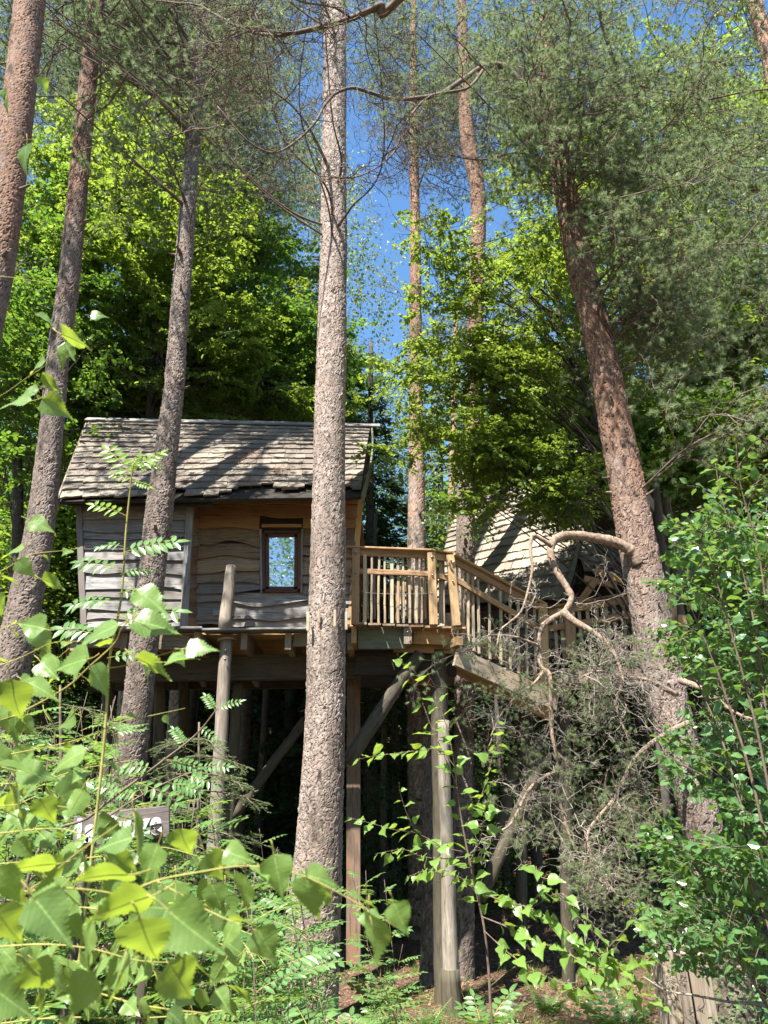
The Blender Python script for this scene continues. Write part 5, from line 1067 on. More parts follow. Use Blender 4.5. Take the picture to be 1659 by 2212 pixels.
def pinnate(seed, mat, pairs=6, fern=False):
    rg = np.random.default_rng(seed); mb = MB(); pos = []; X = []; N = []; S = []; bend = 0.15+0.25*rg.random()
    zc = lambda x: -bend*x*x
    for k in range(pairs):
        x = (0.2+0.72*k/(pairs-1)) if not fern else 0.12+0.86*k/pairs
        L = (0.30*(1-0.25*abs(k/(pairs-1)-0.45))) if not fern else 0.30*(1-(k/pairs))**0.75*min(1, 0.5+k*0.25)
        for s in (-1, 1):
            pos.append([x, 0, zc(x)]); X.append([0.35 if not fern else 0.18, s, 0.12*rg.normal()-0.12]); N.append([0.2*rg.normal(), -0.25*s+0.1*rg.normal(), 1]); S.append(L*(0.9+0.2*rg.random()))
    if not fern: pos.append([0.95, 0, zc(0.95)]); X.append([1, 0, -0.2]); N.append([0, 0, 1]); S.append(0.30)
    tl = T_leaf(0.20, 0.05, 0.12) if not fern else T_leaf(0.12, 0.02, 0.1)
    scatter(mb, tl, np.array(pos), np.array(X), np.array(N), np.array(S), 0, None, rg)
    xr = np.linspace(-0.05, 0.97, 8); tube(mb, np.stack([xr, 0*xr, zc(np.clip(xr, 0, 1))-0.004], 1), np.linspace(0.010, 0.004, 8), 4, 1)
    return mb.mesh('pinnate_leaf', [M[mat], M['greenstem']])
RL = [pinnate(440+i, 'rowan', 5+i % 3) for i in range(5)]; RY = [pinnate(450+i, 'rowanyel', 5+i) for i in range(3)]
FR = [pinnate(460+i, 'fern', 15, True) for i in range(3)]

def put(root, me, p, X, N, s, name='leaf'):
    X = unit(X); Z = unit(np.asarray(N, float)-np.dot(N, X)*X); return obj(name, me, root, basis(p, X, np.cross(Z, X), Z, s, s, s))
def pleaf(root, protos, px, py, D, size, ang, k, face=0.55, away=0.0, rg=None):
    """leaf whose blade is centred near a photo point, tip towards image angle ang (0 right, 90 down)"""
    c = P(px, py, D); s = 1.0*size*depth(c)/FPX; a = math.radians(ang); X = unit(RT*math.cos(a)-UPV*math.sin(a)+FW*away)
    N = -FW*face*0.8+SUNV*(0.6+0.4*(1-face))+np.array([0.25*math.sin(k*2.3), 0, 0.2*math.cos(k*1.7)])
    o_ = put(root, protos[k % len(protos)], c-X*s*0.5, X, N if k % 4 else N*np.array([1, 1, 1])+np.array([0.6, 0.9, -0.2]), s); return o_
def stem(root, pts, r0, r1, mat='greenstem', name='stem', n=None):
    pts = np.asarray(pts, float); c = catmull(pts, n or len(pts)*5); mb = MB(); tube(mb, c-c[0], np.linspace(r0, r1, len(c)), 6)
    obj(name, mb.mesh('stem', M[mat], smooth=True), root, Matrix.Translation(Vector(c[0]))); return c
def leafy(root, c, protos, gap, size, rg, t0=0.05, hang=0.6, name='leaf', side=0.8):
    L = np.concatenate([[0], np.cumsum(np.linalg.norm(np.diff(c, axis=0), axis=1))]); n = max(2, int(L[-1]*(1-t0)/gap))
    for i in range(n):
        s = L[-1]*(t0+(1-t0)*(i+0.5*rg.random())/n); p = np.array([np.interp(s, L, c[:, j]) for j in range(3)]); q = np.array([np.interp(min(s+0.02, L[-1]), L, c[:, j]) for j in range(3)])
        t = unit(q-p+1e-6); sd = unit(np.cross(t, [0, 0.3, 1.0]))*(1 if i % 2 else -1)
        X = unit(t*0.5+sd*side+np.array([0, 0, -hang])+rg.normal(size=3)*0.3); N = np.array([-0.2, -0.45, 1])+rg.normal(size=3)*0.45
        sz = size*(0.7+0.5*rg.random())*(1 if i < n-2 else 0.7)
        put(root, protos[rg.integers(len(protos))], p+X*sz*0.3, X, N, sz, name)

rg = np.random.default_rng(99)
# ---- big near birch, bottom left
nb = thing('birch_sapling', 'near birch sapling whose large leaves fill the lower left corner', 'birch sapling', (-1.5, 0.7, 0.85))
def near(pts, D0, D1, r0, r1, **k): return stem(nb, px_path(pts, D0, D1), r0*0.6, r1*0.6, **k)
mb = MB(); tk = catmull([np.array([-1.5, 0.7, 0.8]), np.array([-1.42, 0.85, 1.5]), np.array([-1.2, 1.1, 2.2]), np.array([-1.15, 1.3, 3.0]), np.array([-1.1, 1.5, 3.9])], 30); tube(mb, tk-tk[0], np.linspace(0.016, 0.005, 30), 7)
obj('trunk', mb.mesh('trunk', M['limb'], smooth=True), nb, Matrix.Translation(Vector(tk[0])))
b1 = near([(-260, 1960), (-80, 1945), (60, 1925), (130, 1918), (215, 1925), (262, 1935)], 1.25, 1.15, 0.0035, 0.0015)
b2 = near([(60, 1925), (110, 1890), (170, 1840), (250, 1785), (300, 1745), (330, 1742)], 1.2, 1.1, 0.0022, 0.001)
b3 = near([(262, 1935), (340, 1902), (430, 1884), (520, 1871), (600, 1877), (675, 1900), (770, 1950), (860, 2005)], 1.2, 1.15, 0.0028, 0.001)
b4 = near([(340, 1904), (390, 1932), (440, 1962), (500, 1990), (560, 2012)], 1.18, 1.15, 0.002, 0.001)
b5 = near([(-200, 1640), (0, 1560), (134, 1491), (193, 1440), (247, 1390), (268, 1351), (330, 1305)], 1.8, 1.6, 0.004, 0.0015)
b6 = near([(193, 1445), (260, 1440), (330, 1420), (400, 1400), (450, 1395)], 1.6, 1.5, 0.002, 0.001)
b7 = near([(-200, 1760), (-40, 1745), (60, 1738), (130, 1742), (200, 1755)], 1.6, 1.5, 0.003, 0.001)
b8 = near([(-200, 2060), (0, 2045), (100, 2040), (200, 2050), (300, 2075), (420, 2080)], 1.5, 1.4, 0.003, 0.001)
b9 = near([(-200, 880), (-40, 872), (60, 815), (120, 770), (165, 712)], 1.9, 1.7, 0.0025, 0.001)
b10 = near([(-160, 330), (-20, 320), (40, 305), (95, 297)], 1.9, 1.8, 0.002, 0.001); b11 = near([(-160, 260), (-10, 212), (60, 175), (100, 150)], 1.9, 1.8, 0.002, 0.001)
b12 = near([(-200, 620), (-20, 598), (60, 605), (110, 612)], 1.9, 1.8, 0.002, 0.001)
LV = [(253,1955,150,165,1.10),(322,2050,160,80,1.02),(425,2020,160,35,1.05),(120,1998,140,45,1.05),(213,1886,145,175,1.12),(668,1955,112,85,1.12),(603,1902,100,75,1.14),(523,1940,105,100,1.16),
(815,2030,120,75,1.08),(322,1872,90,110,1.2),(238,1822,95,165,1.25),(400,1830,90,80,1.25),(302,1806,105,70,1.05),(182,2050,110,110,1.1),(395,2128,130,70,1.1),(580,2050,95,60,1.15),(55,1868,120,185,1.15),
(30,1525,118,90,1.5),(345,1352,100,12,1.5),(198,1372,110,160,1.55),(338,1440,90,25,1.5),(148,1434,98,165,1.55),(333,1300,92,30,1.45),(98,1490,80,20,1.6),(222,1476,85,60,1.55),(437,1398,70,-8,1.45),(395,1422,75,-15,1.45),
(62,1350,80,190,1.7),(45,1655,100,10,1.5),(140,1640,85,160,1.5),(40,1745,95,90,1.5),(105,1760,80,70,1.5),(160,1745,75,110,1.5),(70,1955,115,150,1.15),(20,2010,130,70,1.05),(20,1925,110,60,1.1),(260,2120,120,100,1.2),
(95,2120,110,60,1.2),(30,2170,120,40,1.2),(170,2160,110,120,1.25),(430,2085,100,30,1.3),(470,1880,85,60,1.3),(520,1850,75,10,1.3),(700,1900,80,15,1.25),(790,1945,70,25,1.2),(868,1990,80,65,1.1),(490,2020,90,120,1.3),(350,1960,90,10,1.25),(150,1925,100,30,1.2),
(50,345,72,95,1.8),(95,188,40,70,1.8),(15,232,34,100,1.8),(172,735,95,20,1.6),(130,775,55,110,1.65),(75,795,60,150,1.7),(25,868,75,175,1.65),(115,832,60,20,1.7),(128,885,75,35,1.7),(55,850,55,160,1.75),(5,205,30,90,1.8),(60,615,40,60,1.9),(215,680,36,-5,1.7),(150,760,50,60,1.7),(100,690,45,30,1.9),
(5,1310,60,80,1.8),(90,1135,60,20,1.9),(20,1195,60,160,1.9),(60,1230,55,40,1.9),(120,1260,60,15,1.9)]
for k, (x, y, s, a, D) in enumerate(LV):
    pleaf(nb, BL, x, y, D, s, a, k, face=0.4+0.45*((k*37) % 10)/10, away=0.3*math.sin(k*1.9))
for c in (b1, b3, b4, b7, b8): leafy(nb, c, BL, 0.07, 0.055, rg, 0.3)
for c in (b5, b6): leafy(nb, c, BL, 0.09, 0.055, rg, 0.35)
b13 = near([(-200, 1330), (0, 1235), (60, 1200), (130, 1190), (185, 1182)], 2.2, 2.0, 0.003, 0.001); leafy(nb, b13, BL, 0.09, 0.05, rg, 0.4)
b14 = near([(-200, 1500), (20, 1430), (110, 1390), (180, 1385)], 2.2, 2.0, 0.003, 0.001); leafy(nb, b14, BL, 0.09, 0.05, rg, 0.3)
b15 = near([(-200, 1680), (20, 1630), (160, 1600), (260, 1560), (330, 1545), (400, 1530)], 2.2, 2.0, 0.003, 0.001); leafy(nb, b15, BL, 0.08, 0.052, rg, 0.3)

for k_, (pts, D_) in enumerate([([(-220, 1820), (0, 1800), (120, 1790), (200, 1810)], 1.7), ([(-220, 2180), (0, 2130), (150, 2130), (300, 2170), (450, 2190)], 1.7), ([(-200, 1980), (40, 1990), (160, 1960), (300, 1975), (420, 1950), (520, 1930)], 1.9),
    ([(-200, 1580), (0, 1510), (90, 1450), (150, 1400)], 2.4), ([(-200, 1700), (60, 1690), (180, 1660), (300, 1640)], 2.4), ([(-200, 1880), (80, 1860), (220, 1850), (340, 1830), (430, 1850)], 2.3), ([(-200, 2100), (80, 2090), (240, 2060), (360, 2030), (480, 2040), (600, 2080)], 2.2),
    ([(-200, 1420), (0, 1360), (60, 1330)], 2.4), ([(-200, 2240), (100, 2200), (300, 2200), (500, 2180), (600, 2150)], 2.2)]):
    cx_ = near(pts, D_, D_-0.15, 0.004, 0.0015); leafy(nb, cx_, BL, 0.055, 0.058, rg, 0.25)
for k_ in range(85):
    x_ = -10+(560*rg.random() if k_ % 3 else 330*rg.random()); y_ = (1860 if x_ < 330 else 1930)+340*rg.random(); pleaf(nb, BL, x_, y_, 1.25+0.85*rg.random(), 48+48*rg.random(), 20+130*rg.random(), k_+3, face=0.3+0.5*rg.random(), away=0.4*rg.normal())
for k_ in range(22):
    x_ = -10+260*rg.random()*(0.4+0.6*rg.random()); y_ = 1290+520*rg.random(); pleaf(nb, BL, x_, y_, 1.6+0.9*rg.random(), 60+35*rg.random(), 10+150*rg.random(), k_+5, face=0.3+0.5*rg.random(), away=0.4*rg.normal())
# ---- rowan shoot in front of the grey wall
def rowan(name, label, base, topp, n, protos, s0, s1, rg, r=0.006, group=None, lean=0.0):
    base = np.asarray(base, float); topp = np.asarray(topp, float); root = thing(name, label, 'rowan sapling', base, group)
    m = (base*0.45+topp*0.55)+rg.normal(size=3)*0.06*np.linalg.norm(topp-base); c = stem(root, [base-[0, 0, 0.1], base*0.7+topp*0.3+rg.normal(size=3)*0.04, m, topp], r, 0.002, 'twig', n=24)
    for i in range(n):
        u = 0.3+0.7*(i+0.6*rg.random())/n; p = c[min(int(u*23), 23)]; a = i*2.4+rg.random(); el = 0.1+0.7*u
        X = np.array([math.cos(a), math.sin(a), el*0.7]); put(root, protos[rg.integers(len(protos))], p, X, [0.3*rg.normal(), -0.1, 1], (s0+(s1-s0)*rg.random()))
    return root, c
rs = thing('rowan_sapling', 'tall yellow-stemmed rowan shoot rising in front of the grey wall', 'rowan sapling', (P(225, 1700, 3.4)[0], 3.4, gz(-1.2, 3.4)))
cst = stem(rs, np.vstack([[[P(215, 1700, 3.4)[0], 3.4, 0.6]], px_path([(215, 1700), (235, 1440), (262, 1290), (272, 1150), (281, 1060), (288, 1000)], 3.4, 3.2)]), 0.007, 0.003, n=50)
def ppin(root, protos, x0, y0, x1, y1, D, k, N=(-0.1, -0.9, 0.75)):
    a, b = P(x0, y0, D), P(x1, y1, D+0.03*math.sin(k)); put(root, protos[k % len(protos)], a, b-a, np.array(N)+[0.2*math.sin(k), 0, 0], np.linalg.norm(b-a)/1.2)
for k, (a, b, c_, d) in enumerate([(287, 1030, 222, 940), (286, 1020, 352, 955), (285, 1005, 350, 990), (284, 1040, 235, 1010), (285, 1040, 330, 1045), (283, 1025, 290, 970), (269, 1112, 188, 1068), (262, 1195, 395, 1140), (258, 1230, 150, 1195), (250, 1300, 130, 1275), (255, 1280, 350, 1262), (250, 1330, 400, 1295), (240, 1380, 110, 1330), (235, 1420, 330, 1400), (262, 1240, 330, 1215), (265, 1180, 200, 1160)]):
    ppin(rs, RY if k < 7 else RL, a, b, c_, d, 3.25, k)
# two long stems leaning in from the lower left (spruce twig and rowan leaves)
for (lab, pts, D, lv) in (('rowan branch reaching right past the front log stilt', [(60, 1900), (200, 1760), (330, 1660), (420, 1590), (470, 1530)], 4.2, [(330, 1660, 250, 1640), (360, 1640, 450, 1650), (400, 1610, 370, 1560), (430, 1570, 480, 1600), (470, 1532, 520, 1500), (300, 1690, 400, 1720), (260, 1715, 190, 1680), (465, 1535, 440, 1490)]),
                          ('dark rowan stem arching over the name board', [(20, 2000), (120, 1860), (240, 1760), (360, 1690), (470, 1650)], 4.6, [(240, 1760, 330, 1790), (300, 1720, 230, 1700), (360, 1690, 450, 1700), (400, 1675, 480, 1690), (430, 1660, 500, 1640), (180, 1800, 120, 1770), (200, 1790, 290, 1830)])):
    bx = P(pts[0][0]-60, 2212, D); rt = thing('rowan_sapling', lab, 'rowan sapling', (bx[0], D, gz(bx[0], D))); stem(rt, np.vstack([[[bx[0], D, gz(bx[0], D)-0.1]], px_path(pts, D, D-0.2)]), 0.010, 0.003, 'twig', n=40)
    for k, l in enumerate(lv): ppin(rt, RL, *l, D-0.1, k)
# ---- rowan thicket bottom left and centre
spots = []
for k in range(135):
    px = -40+700*rg.random(); D = 3.0+4.2*rg.random(); lo = 1480+250*rg.random() if px < 250 else (1650+220*rg.random() if px < 480 else 1850+220*rg.random())
    if 90 < px < 420 and D < 5.3 and lo < 1850: D = 5.4+1.6*rg.random()
    spots.append((px, lo, D))
spots += [(620, 1880, 6.0), (640, 1950, 6.5), (790, 1880, 7.5), (830, 1900, 7.8), (560, 1790, 6.5), (600, 1830, 6.8), (760, 1880, 8.0), (870, 2040, 8.5), (790, 2080, 8.0), (840, 2110, 8.2), (700, 2140, 6.8)]
for k, (px, py, D) in enumerate(spots):
    tp = P(px, py, D); bx = tp[0]+0.25*rg.normal(); bs = (bx, D+0.15*rg.normal(), gz(bx, D))
    L = tp[2]-bs[2]
    rowan('rowan_sapling', 'green rowan sapling in the thicket of the lower left' if px < 680 else 'low rowan sprig right of the central trunk foot', bs, tp, int(9+5*L), RL, 0.16, 0.25, rg, group='rowan saplings of the undergrowth')
# ---- ferns
for k in range(48):
    px = 60+860*rg.random(); D = 5.5+4.0*rg.random(); x, y = at(px, D); z = float(gz(x, y)); ft = thing('fern', 'bright green fern in the undergrowth', 'fern', (x, y, z), 'ferns of the undergrowth')
    for i in range(8):
        a = i*0.785+rg.random()*0.4; put(ft, FR[rg.integers(3)], (x, y, z), (math.cos(a), math.sin(a), 0.9+0.5*rg.random()), (-math.cos(a)*0.9, -math.sin(a)*0.9, 0.6), 0.45+0.25*rg.random(), 'frond')
# ---- low leafy cover (bilberry, ivy) and spruce sprays
def cover(name, label, cells, per, s, mat, seed, h=0.45):
    r_ = np.random.default_rng(seed); ps = []
    for (px, D, n) in cells:
        x, y = at(px, D); q = r_.normal(size=(n, 2))*np.array([0.45, 0.4])+np.array([x, y]); z = gz(q[:, 0], q[:, 1])+h*r_.random(n)**0.6*np.exp(-((q[:, 0]-x)**2+(q[:, 1]-y)**2)/0.5); ps.append(np.column_stack([q, z]))
    p = np.concatenate(ps); mb = MB(); scatter(mb, T_leaf(0.33), p, r_.normal(size=(len(p), 3))*np.array([1, 1, 0.4]), np.array([-0.1, -0.3, 1])+r_.normal(size=(len(p), 3))*0.5, s*(0.6+0.8*r_.random(len(p))), rng=r_)
    o = obj(name, mb.mesh(name, M[mat], ), None, None, kind='stuff', label=label, category='plants'); return o
cover('undergrowth', 'small-leaved green undergrowth on the slope at lower left', [(-60+700*rg.random(), 4.0+6.0*rg.random(), 260) for _ in range(80)], 0, 0.035, 'rowan', 1, 0.8)
cover('undergrowth', 'low bilberry leaves round the foot of the central pine', [(640+300*rg.random(), 7.0+3*rg.random(), 90) for _ in range(16)], 0, 0.03, 'shrub', 2, 0.3)
cover('undergrowth', 'low leafy cover behind the stilts', [(60+1500*rg.random(), 15+5*rg.random(), 150) for _ in range(50)], 0, 0.06, 'beech2', 3, 0.8)
cover('undergrowth', 'shrubby leaves under the right edge of the picture', [(1430+260*rg.random(), 5.0+4*rg.random(), 200) for _ in range(24)], 0, 0.045, 'shrub', 4, 0.9)
ysp = thing('young_spruce', 'young spruce spreading light green sprays before the log stilt', 'spruce', (P(430, 1900, 6.6)[0], 6.6, gz(-1.6, 6.6)))
c = stem(ysp, [P(420, 1900, 6.6)*[1, 1, 0]+[0, 0, 0.3], P(425, 1850, 6.6), P(430, 1560, 6.6)], 0.03, 0.008, 'twig', 'trunk')
for i in range(34):
    p = c[int(len(c)*(0.25+0.7*i/34))-0]; a = i*2.4; d = np.array([math.cos(a), math.sin(a), -0.05]); add_bough(ysp, SL[i % 2], p, d, (1.0-0.6*i/34), rg, 'needles', roll=0.2)
ysq = thing('young_spruce', 'darker young spruce with silvery twigs at the left edge', 'spruce', (P(60, 1900, 6.0)[0], 6.0, gz(-3, 6.0)))
c = stem(ysq, [P(120, 1900, 6.0)*[1, 1, 0]+[0, 0, 0.3], P(125, 1800, 6.0), P(130, 1480, 6.0)], 0.03, 0.008, 'twig', 'trunk')
for i in range(40):
    p = c[int(len(c)*(0.15+0.8*i/40))]; a = i*2.4; d = np.array([math.cos(a), math.sin(a), -0.1]); add_bough(ysq, SL[i % 2], p, d, (1.2-0.7*i/40), rg, 'needles', roll=0.2)

# ---- slender birch sapling in front of the pale support pole
sb = thing('birch_sapling', 'slender birch sapling climbing in front of the pale support pole', 'birch sapling', (P(1075, 2212, 4.6)[0], 4.6, gz(0.8, 4.6)))
def sap(pts, D0, D1, r0, r1, gap=0.045, size=0.05, t0=0.1, mat='twig', hang=0.6, leaves=True):
    size *= 1.75
    c = stem(sb, px_path(pts, D0, D1), r0, r1, mat); 
    if leaves: leafy(sb, c, BLS, gap*0.74, size*0.95, rg, t0, hang*0.35)
sap([(1085, 2330), (1062, 2200), (1056, 2100), (1045, 2000), (1028, 1920), (1008, 1830), (992, 1740), (985, 1680), (972, 1600), (955, 1540), (940, 1505)], 4.6, 4.4, 0.009, 0.002, 0.055, 0.05, 0.4)
sap([(988, 1700), (950, 1610), (930, 1565), (908, 1505), (885, 1455), (866, 1425), (858, 1412)], 4.4, 4.3, 0.003, 0.001, 0.055, 0.055, 0.3)
sap([(985, 1660), (950, 1620), (900, 1622), (850, 1628), (800, 1635), (765, 1642)], 4.4, 4.3, 0.003, 0.001, 0.05, 0.055)
sap([(1000, 1840), (960, 1830), (900, 1800), (850, 1792), (800, 1778), (752, 1766)], 4.5, 4.3, 0.003, 0.001, 0.045, 0.045)
sap([(900, 1800), (880, 1760), (865, 1715), (862, 1690)], 4.4, 4.3, 0.002, 0.001, 0.06, 0.04)
sap([(1010, 1850), (960, 1855), (910, 1850), (870, 1835), (810, 1845)], 4.5, 4.3, 0.003, 0.001, 0.045, 0.045)
sap([(1000, 1790), (1030, 1740), (1050, 1690), (1062, 1640), (1075, 1600), (1090, 1560)], 4.5, 4.4, 0.003, 0.001, 0.045, 0.05)
sap([(1010, 1870), (1035, 1820), (1045, 1770), (1050, 1730)], 4.5, 4.3, 0.003, 0.001, 0.035, 0.05)
sap([(1030, 1930), (1000, 1900), (960, 1880), (920, 1880), (880, 1895)], 4.5, 4.3, 0.003, 0.001, 0.035, 0.05)
sap([(1030, 1920), (1080, 1945), (1140, 1960), (1200, 1990), (1260, 2040), (1320, 2080), (1380, 2120)], 4.5, 4.2, 0.004, 0.001, 0.032, 0.055)
sap([(1040, 1980), (1090, 2000), (1150, 2030), (1210, 2050), (1290, 2075), (1370, 2080), (1420, 2060)], 4.5, 4.2, 0.004, 0.001, 0.032, 0.055)
sap([(1140, 1960), (1170, 1920), (1165, 1880), (1120, 1870)], 4.4, 4.2, 0.002, 0.001, 0.05, 0.05)
sap([(1150, 1960), (1210, 1930), (1250, 1980), (1290, 2020), (1330, 2060)], 4.4, 4.2, 0.002, 0.001, 0.05, 0.05)
sap([(1045, 2010), (1100, 2060), (1160, 2100), (1230, 2130), (1280, 2150)], 4.5, 4.2, 0.003, 0.001, 0.035, 0.055)
sap([(1230, 2060), (1300, 2110), (1380, 2150), (1440, 2180)], 4.3, 4.1, 0.003, 0.001, 0.035, 0.055)
sap([(1060, 2130), (1110, 2090), (1150, 2075)], 4.5, 4.3, 0.003, 0.001, leaves=False)
sap([(1290, 2075), (1330, 2030), (1370, 1995), (1420, 2000)], 4.2, 4.1, 0.002, 0.001, 0.06, 0.055); sap([(1370, 1995), (1360, 1950), (1385, 1930)], 4.2, 4.1, 0.002, 0.001, 0.07, 0.05)
# ---- shrub at the right edge
shb = thing('buckthorn_shrub', 'tall shrub with oval leaves along the right edge below the leaning pine', 'shrub', (2.9, 5.0, gz(2.9, 5)))
shp = [[(1720, 2300), (1690, 1900), (1640, 1600), (1575, 1350), (1530, 1200), (1490, 1125)], [(1720, 2300), (1690, 1800), (1650, 1500), (1620, 1300), (1560, 1080), (1545, 1000)], [(1740, 2300), (1700, 2000), (1620, 1800), (1560, 1600), (1510, 1480), (1480, 1400)],
       [(1740, 2300), (1690, 1700), (1670, 1450), (1640, 1200), (1600, 1050), (1590, 960)], [(1740, 2320), (1650, 2160), (1600, 2080), (1560, 2020)], [(1740, 2320), (1660, 2000), (1620, 1900), (1600, 1700), (1580, 1560)], [(1740, 2300), (1680, 1600), (1660, 1300), (1655, 1150)], [(1740, 2300), (1640, 1750), (1560, 1480), (1500, 1330), (1470, 1250)]]
for k, pts in enumerate(shp):
    c = stem(shb, px_path(pts, 4.9, 4.5+0.25*(k % 3)), 0.012, 0.002, 'twig', 'branch', 40); leafy(shb, c, OL, 0.06, 0.082, rg, 0.42, 0.0, side=1.0)
    for j in range(7):
        u = 0.42+0.55*j/7; p = c[int(u*39)]; t = unit(c[min(int(u*39)+1, 39)]-p); sd = np.array([(-1 if j % 2 else 0.7), 0.35*rg.normal(), 0.4*rg.random()]); q = [p, p+unit(t+sd)*0.14, p+unit(t+sd*1.4)*0.30+[0, 0, 0.03*rg.normal()]]
        cc = stem(shb, q, 0.003, 0.001, 'twig', 'twig', 8); leafy(shb, cc, OL, 0.045, 0.078, rg, 0.1, 0.0, side=1.0)
for tg in targets([(1650, 1450, 70, 220, 4.9, 6.5, 1.0), (1670, 1850, 60, 250, 5, 6.5, 1.0), (1640, 1230, 50, 110, 5.2, 6.5, 0.4), (1600, 2060, 80, 110, 5.5, 7, 0.6)], 70, rg):
    add_bough(shb, OB[rg.integers(3)], tg, [-0.8+0.5*rg.normal(), -0.4+0.5*rg.normal(), 0.45], 0.5+0.4*rg.random(), rg)
# ---- fallen dead twigs bottom right, litter, grass tufts
br = thing('fallen_branch', 'pale fallen branch with bare twigs at the bottom right', 'branch', P(1600, 2160, 6.0))
c, _ = limb(br, px_path([(1720, 2200), (1640, 2170), (1580, 2165), (1500, 2150), (1440, 2140), (1390, 2110)], 6.4, 6.8), 0.014, 0.006, 'deadtwig', 1, n=30)
tw = [(p-c[0], a, b, l) for p, a, b, l in wires(c, 7, 0.2, 0.4, 0.004, 15, -0.1)]; obj('twigs', wood_mesh(tw, M['deadtwig'], 'twigs', (4, 3, 3, 3), 0.0018), br, Matrix.Translation(Vector(c[0])), kind='stuff')
rl = np.random.default_rng(4); n = 70000; q = np.column_stack([rl.uniform(-6, 8, n), 7.5+11*rl.random(n)**1.5]); z = gz(q[:, 0], q[:, 1])+0.006+0.02*rl.random(n); mb = MB()
scatter(mb, T_needle(0.035), np.column_stack([q, z+0.015]), np.column_stack([rl.normal(size=(n, 2)), 0.15*rl.normal(size=n)]), rndunit(rl, n)*[0.4, 0.4, 1]+[0, 0, 0.4], 0.05+0.09*rl.random(n), rng=rl)
obj('needle_litter', mb.mesh('needle_litter', M['litterneedle'], ), None, None, kind='stuff', label='brown needle and twig litter on the forest floor', category='litter')
cn = MB(); rc = np.random.default_rng(6)
sv = []; st = []
for a in range(6):
    for b in range(5): sv.append([math.sin(b/4*math.pi)*math.cos(a*1.047)*0.5, math.sin(b/4*math.pi)*math.sin(a*1.047)*0.5, (b/4-0.5)*1.6])
for a in range(6):
    for b in range(4):
        i0, i1 = a*5+b, ((a+1) % 6)*5+b; st += [[i0, i1, i1+1], [i0, i1+1, i0+1]]
n_ = 420; qc = np.column_stack([rc.uniform(-2.5, 5.5, n_), rc.uniform(8.6, 13.5, n_)]); scatter(cn, (np.array(sv), np.array(st)), np.column_stack([qc, gz(qc[:, 0], qc[:, 1])+0.018]), rndunit(rc, n_)*[1, 1, 0.2], rndunit(rc, n_)*[1, 1, 0.3], 0.045, rng=rc)
obj('pine_cones', cn.mesh('pine_cones', M['limb']), None, None, kind='stuff', label='brown pine cones scattered in the litter', category='cones')
for k, (px, D, s_) in enumerate(((1010, 9.8, 0.5), (1130, 10.6, 0.4), (760, 9.2, 0.5), (860, 9.4, 0.45), (1250, 9.9, 0.5), (1330, 9.3, 0.45), (820, 10.8, 0.4), (905, 9.9, 0.4), (1080, 9.2, 0.35), (1390, 9.0, 0.6))):
    x, y = at(px, D); z = float(gz(x, y)); ft = thing('fern', 'fern', 'fern', (x, y, z), 'ferns of the undergrowth')
    for i in range(9):
        a = i*0.7+rg.random()*0.4; put(ft, FR[rg.integers(3)] if k % 2 else RL[rg.integers(5)], (x, y, z), (math.cos(a), math.sin(a), 0.9+0.5*rg.random()), (-math.cos(a)*0.9, -math.sin(a)*0.9, 0.6), s_*(0.8+0.4*rg.random()), 'frond')
for k in range(10):
    a = 0.3+k*0.63; q = np.array([-0.98, 9.86, 0.0]); L = 0.45+0.5*rc.random(); d = np.array([math.cos(a), math.sin(a), 0]); pts_ = [q+d*(0.25+L*u)+np.array([0, 0, 0.16*(1-u)**2-0.03*u+0.01]) for u in (0, 0.3, 0.65, 1)]
    pts_ = [np.array([p[0]+0.04*rc.normal()*(j > 0), p[1]+0.04*rc.normal()*(j > 0), p[2]+gz(p[0], p[1])]) for j, p in enumerate(pts_)]
    cc_ = catmull(pts_, 14); mb = MB(); tube(mb, cc_-cc_[0], np.linspace(0.085, 0.02, 14), 8); obj('root', mb.mesh('root', M['limb'], smooth=True), T6, Matrix.Translation(Vector(cc_[0])))
n = 5000; cc = np.column_stack([rl.uniform(-1.5, 5, 90), rl.uniform(9.3, 13, 90)]); q = np.repeat(cc, 55, 0)[:n]; q = q+rl.normal(size=q.shape)*0.08; n = len(q); mb = MB()
scatter(mb, T_needle(0.02), np.column_stack([q, gz(q[:, 0], q[:, 1])]), np.column_stack([rl.normal(size=(n, 2))*0.5, np.ones(n)]), rndunit(rl, n), 0.08+0.12*rl.random(n), rng=rl)
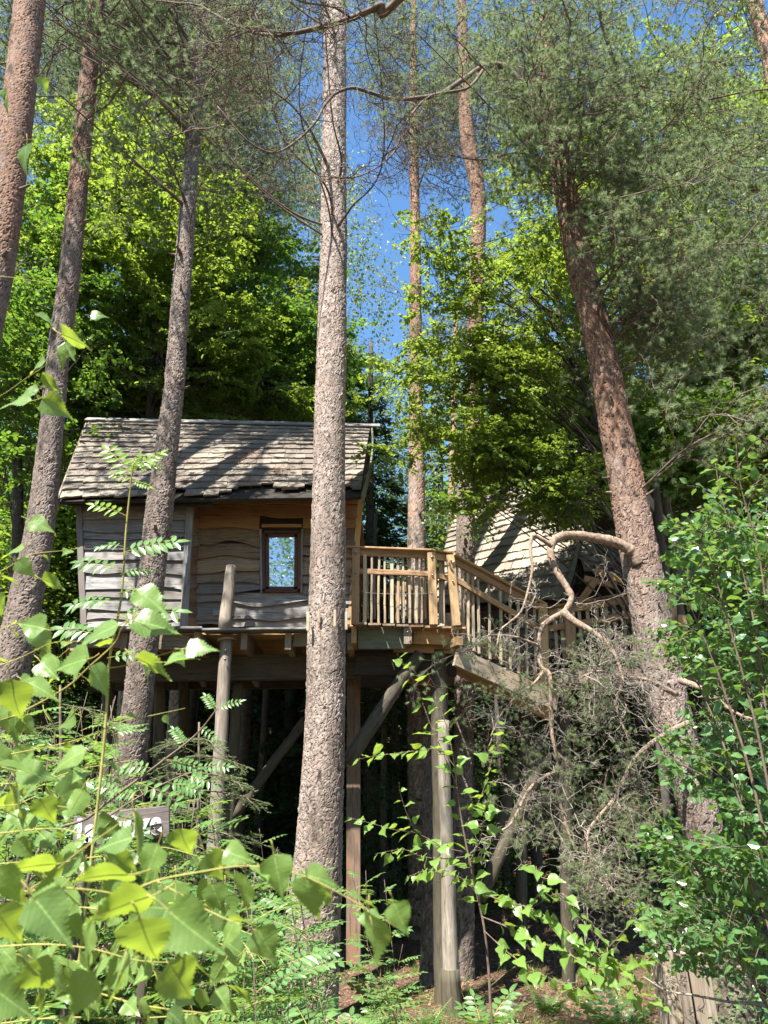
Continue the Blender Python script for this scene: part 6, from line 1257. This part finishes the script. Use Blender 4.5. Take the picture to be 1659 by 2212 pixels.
obj('grass_tufts', mb.mesh('grass', M['birchsmall']), None, None, kind='stuff', label='thin grass tufts between the support poles', category='grass')

# ------------------------------------------------------------------ the wood beside and behind the viewer (it closes the clearing and shows in the window pane)
for k in range(22):
    a = math.radians(112+316*(k+0.5)/22-22+90); 
    ang = math.radians(150+240*(k+rg.random()*0.6)/22); R_ = 15+6*rg.random(); x, y = 17*math.sin(ang)*R_/17, R_*math.cos(ang)
    if y > 9: continue
    m = rg.integers(3); s_ = 0.95+0.3*rg.random()
    tree_inst('forest_tree' if m else 'spruce_tree', 'tree of the clearing edge mirrored in the small window', 'tree', BFM[m-1] if m else SPF[0], TR[1], x, y, s_*1.15, rg.random()*6, 'trees of the clearing edge')

# ------------------------------------------------------------------ each member of a group says where it stands among its likes
ORD = ['first', 'second', 'third', 'fourth', 'fifth', 'sixth', 'seventh', 'eighth', 'ninth', 'tenth']
def ordinal(i): return ORD[i] if i < 10 else str(i+1)+('th' if 10 <= (i+1) % 100 <= 20 else {1: 'st', 2: 'nd', 3: 'rd'}.get((i+1) % 10, 'th'))
def relabel(group, fmt):
    m = [o for o in bpy.data.objects if o.get('group') == group and o.parent is None]
    m.sort(key=lambda o: o.location.x/max(0.5, o.location.y))
    for i, o in enumerate(m): o['label'] = fmt % ordinal(i)
relabel('spruces behind the stilts', '%s dark spruce from the left in the shade behind the stilts')
relabel('trees behind the right treehouse', '%s leafy tree from the left behind the right treehouse')
relabel('trees behind the left treehouse', '%s leafy tree from the left behind the left treehouse')
relabel('thin trunks in the shade', '%s thin dark trunk from the left under the treehouses')
relabel('rowan saplings of the undergrowth', '%s green rowan sapling from the left in the low thicket')
relabel('ferns of the undergrowth', '%s bright fern from the left in the undergrowth')
relabel('young trees below the right treehouse', '%s bushy young tree from the left below the right treehouse')
relabel('far spruces', '%s far spruce from the left on the slope behind')
relabel('trees of the clearing edge', '%s tree from the left along the clearing edge nearest the viewer')
relabel('far broadleaved trees', '%s far leafy tree from the left on the slope behind')
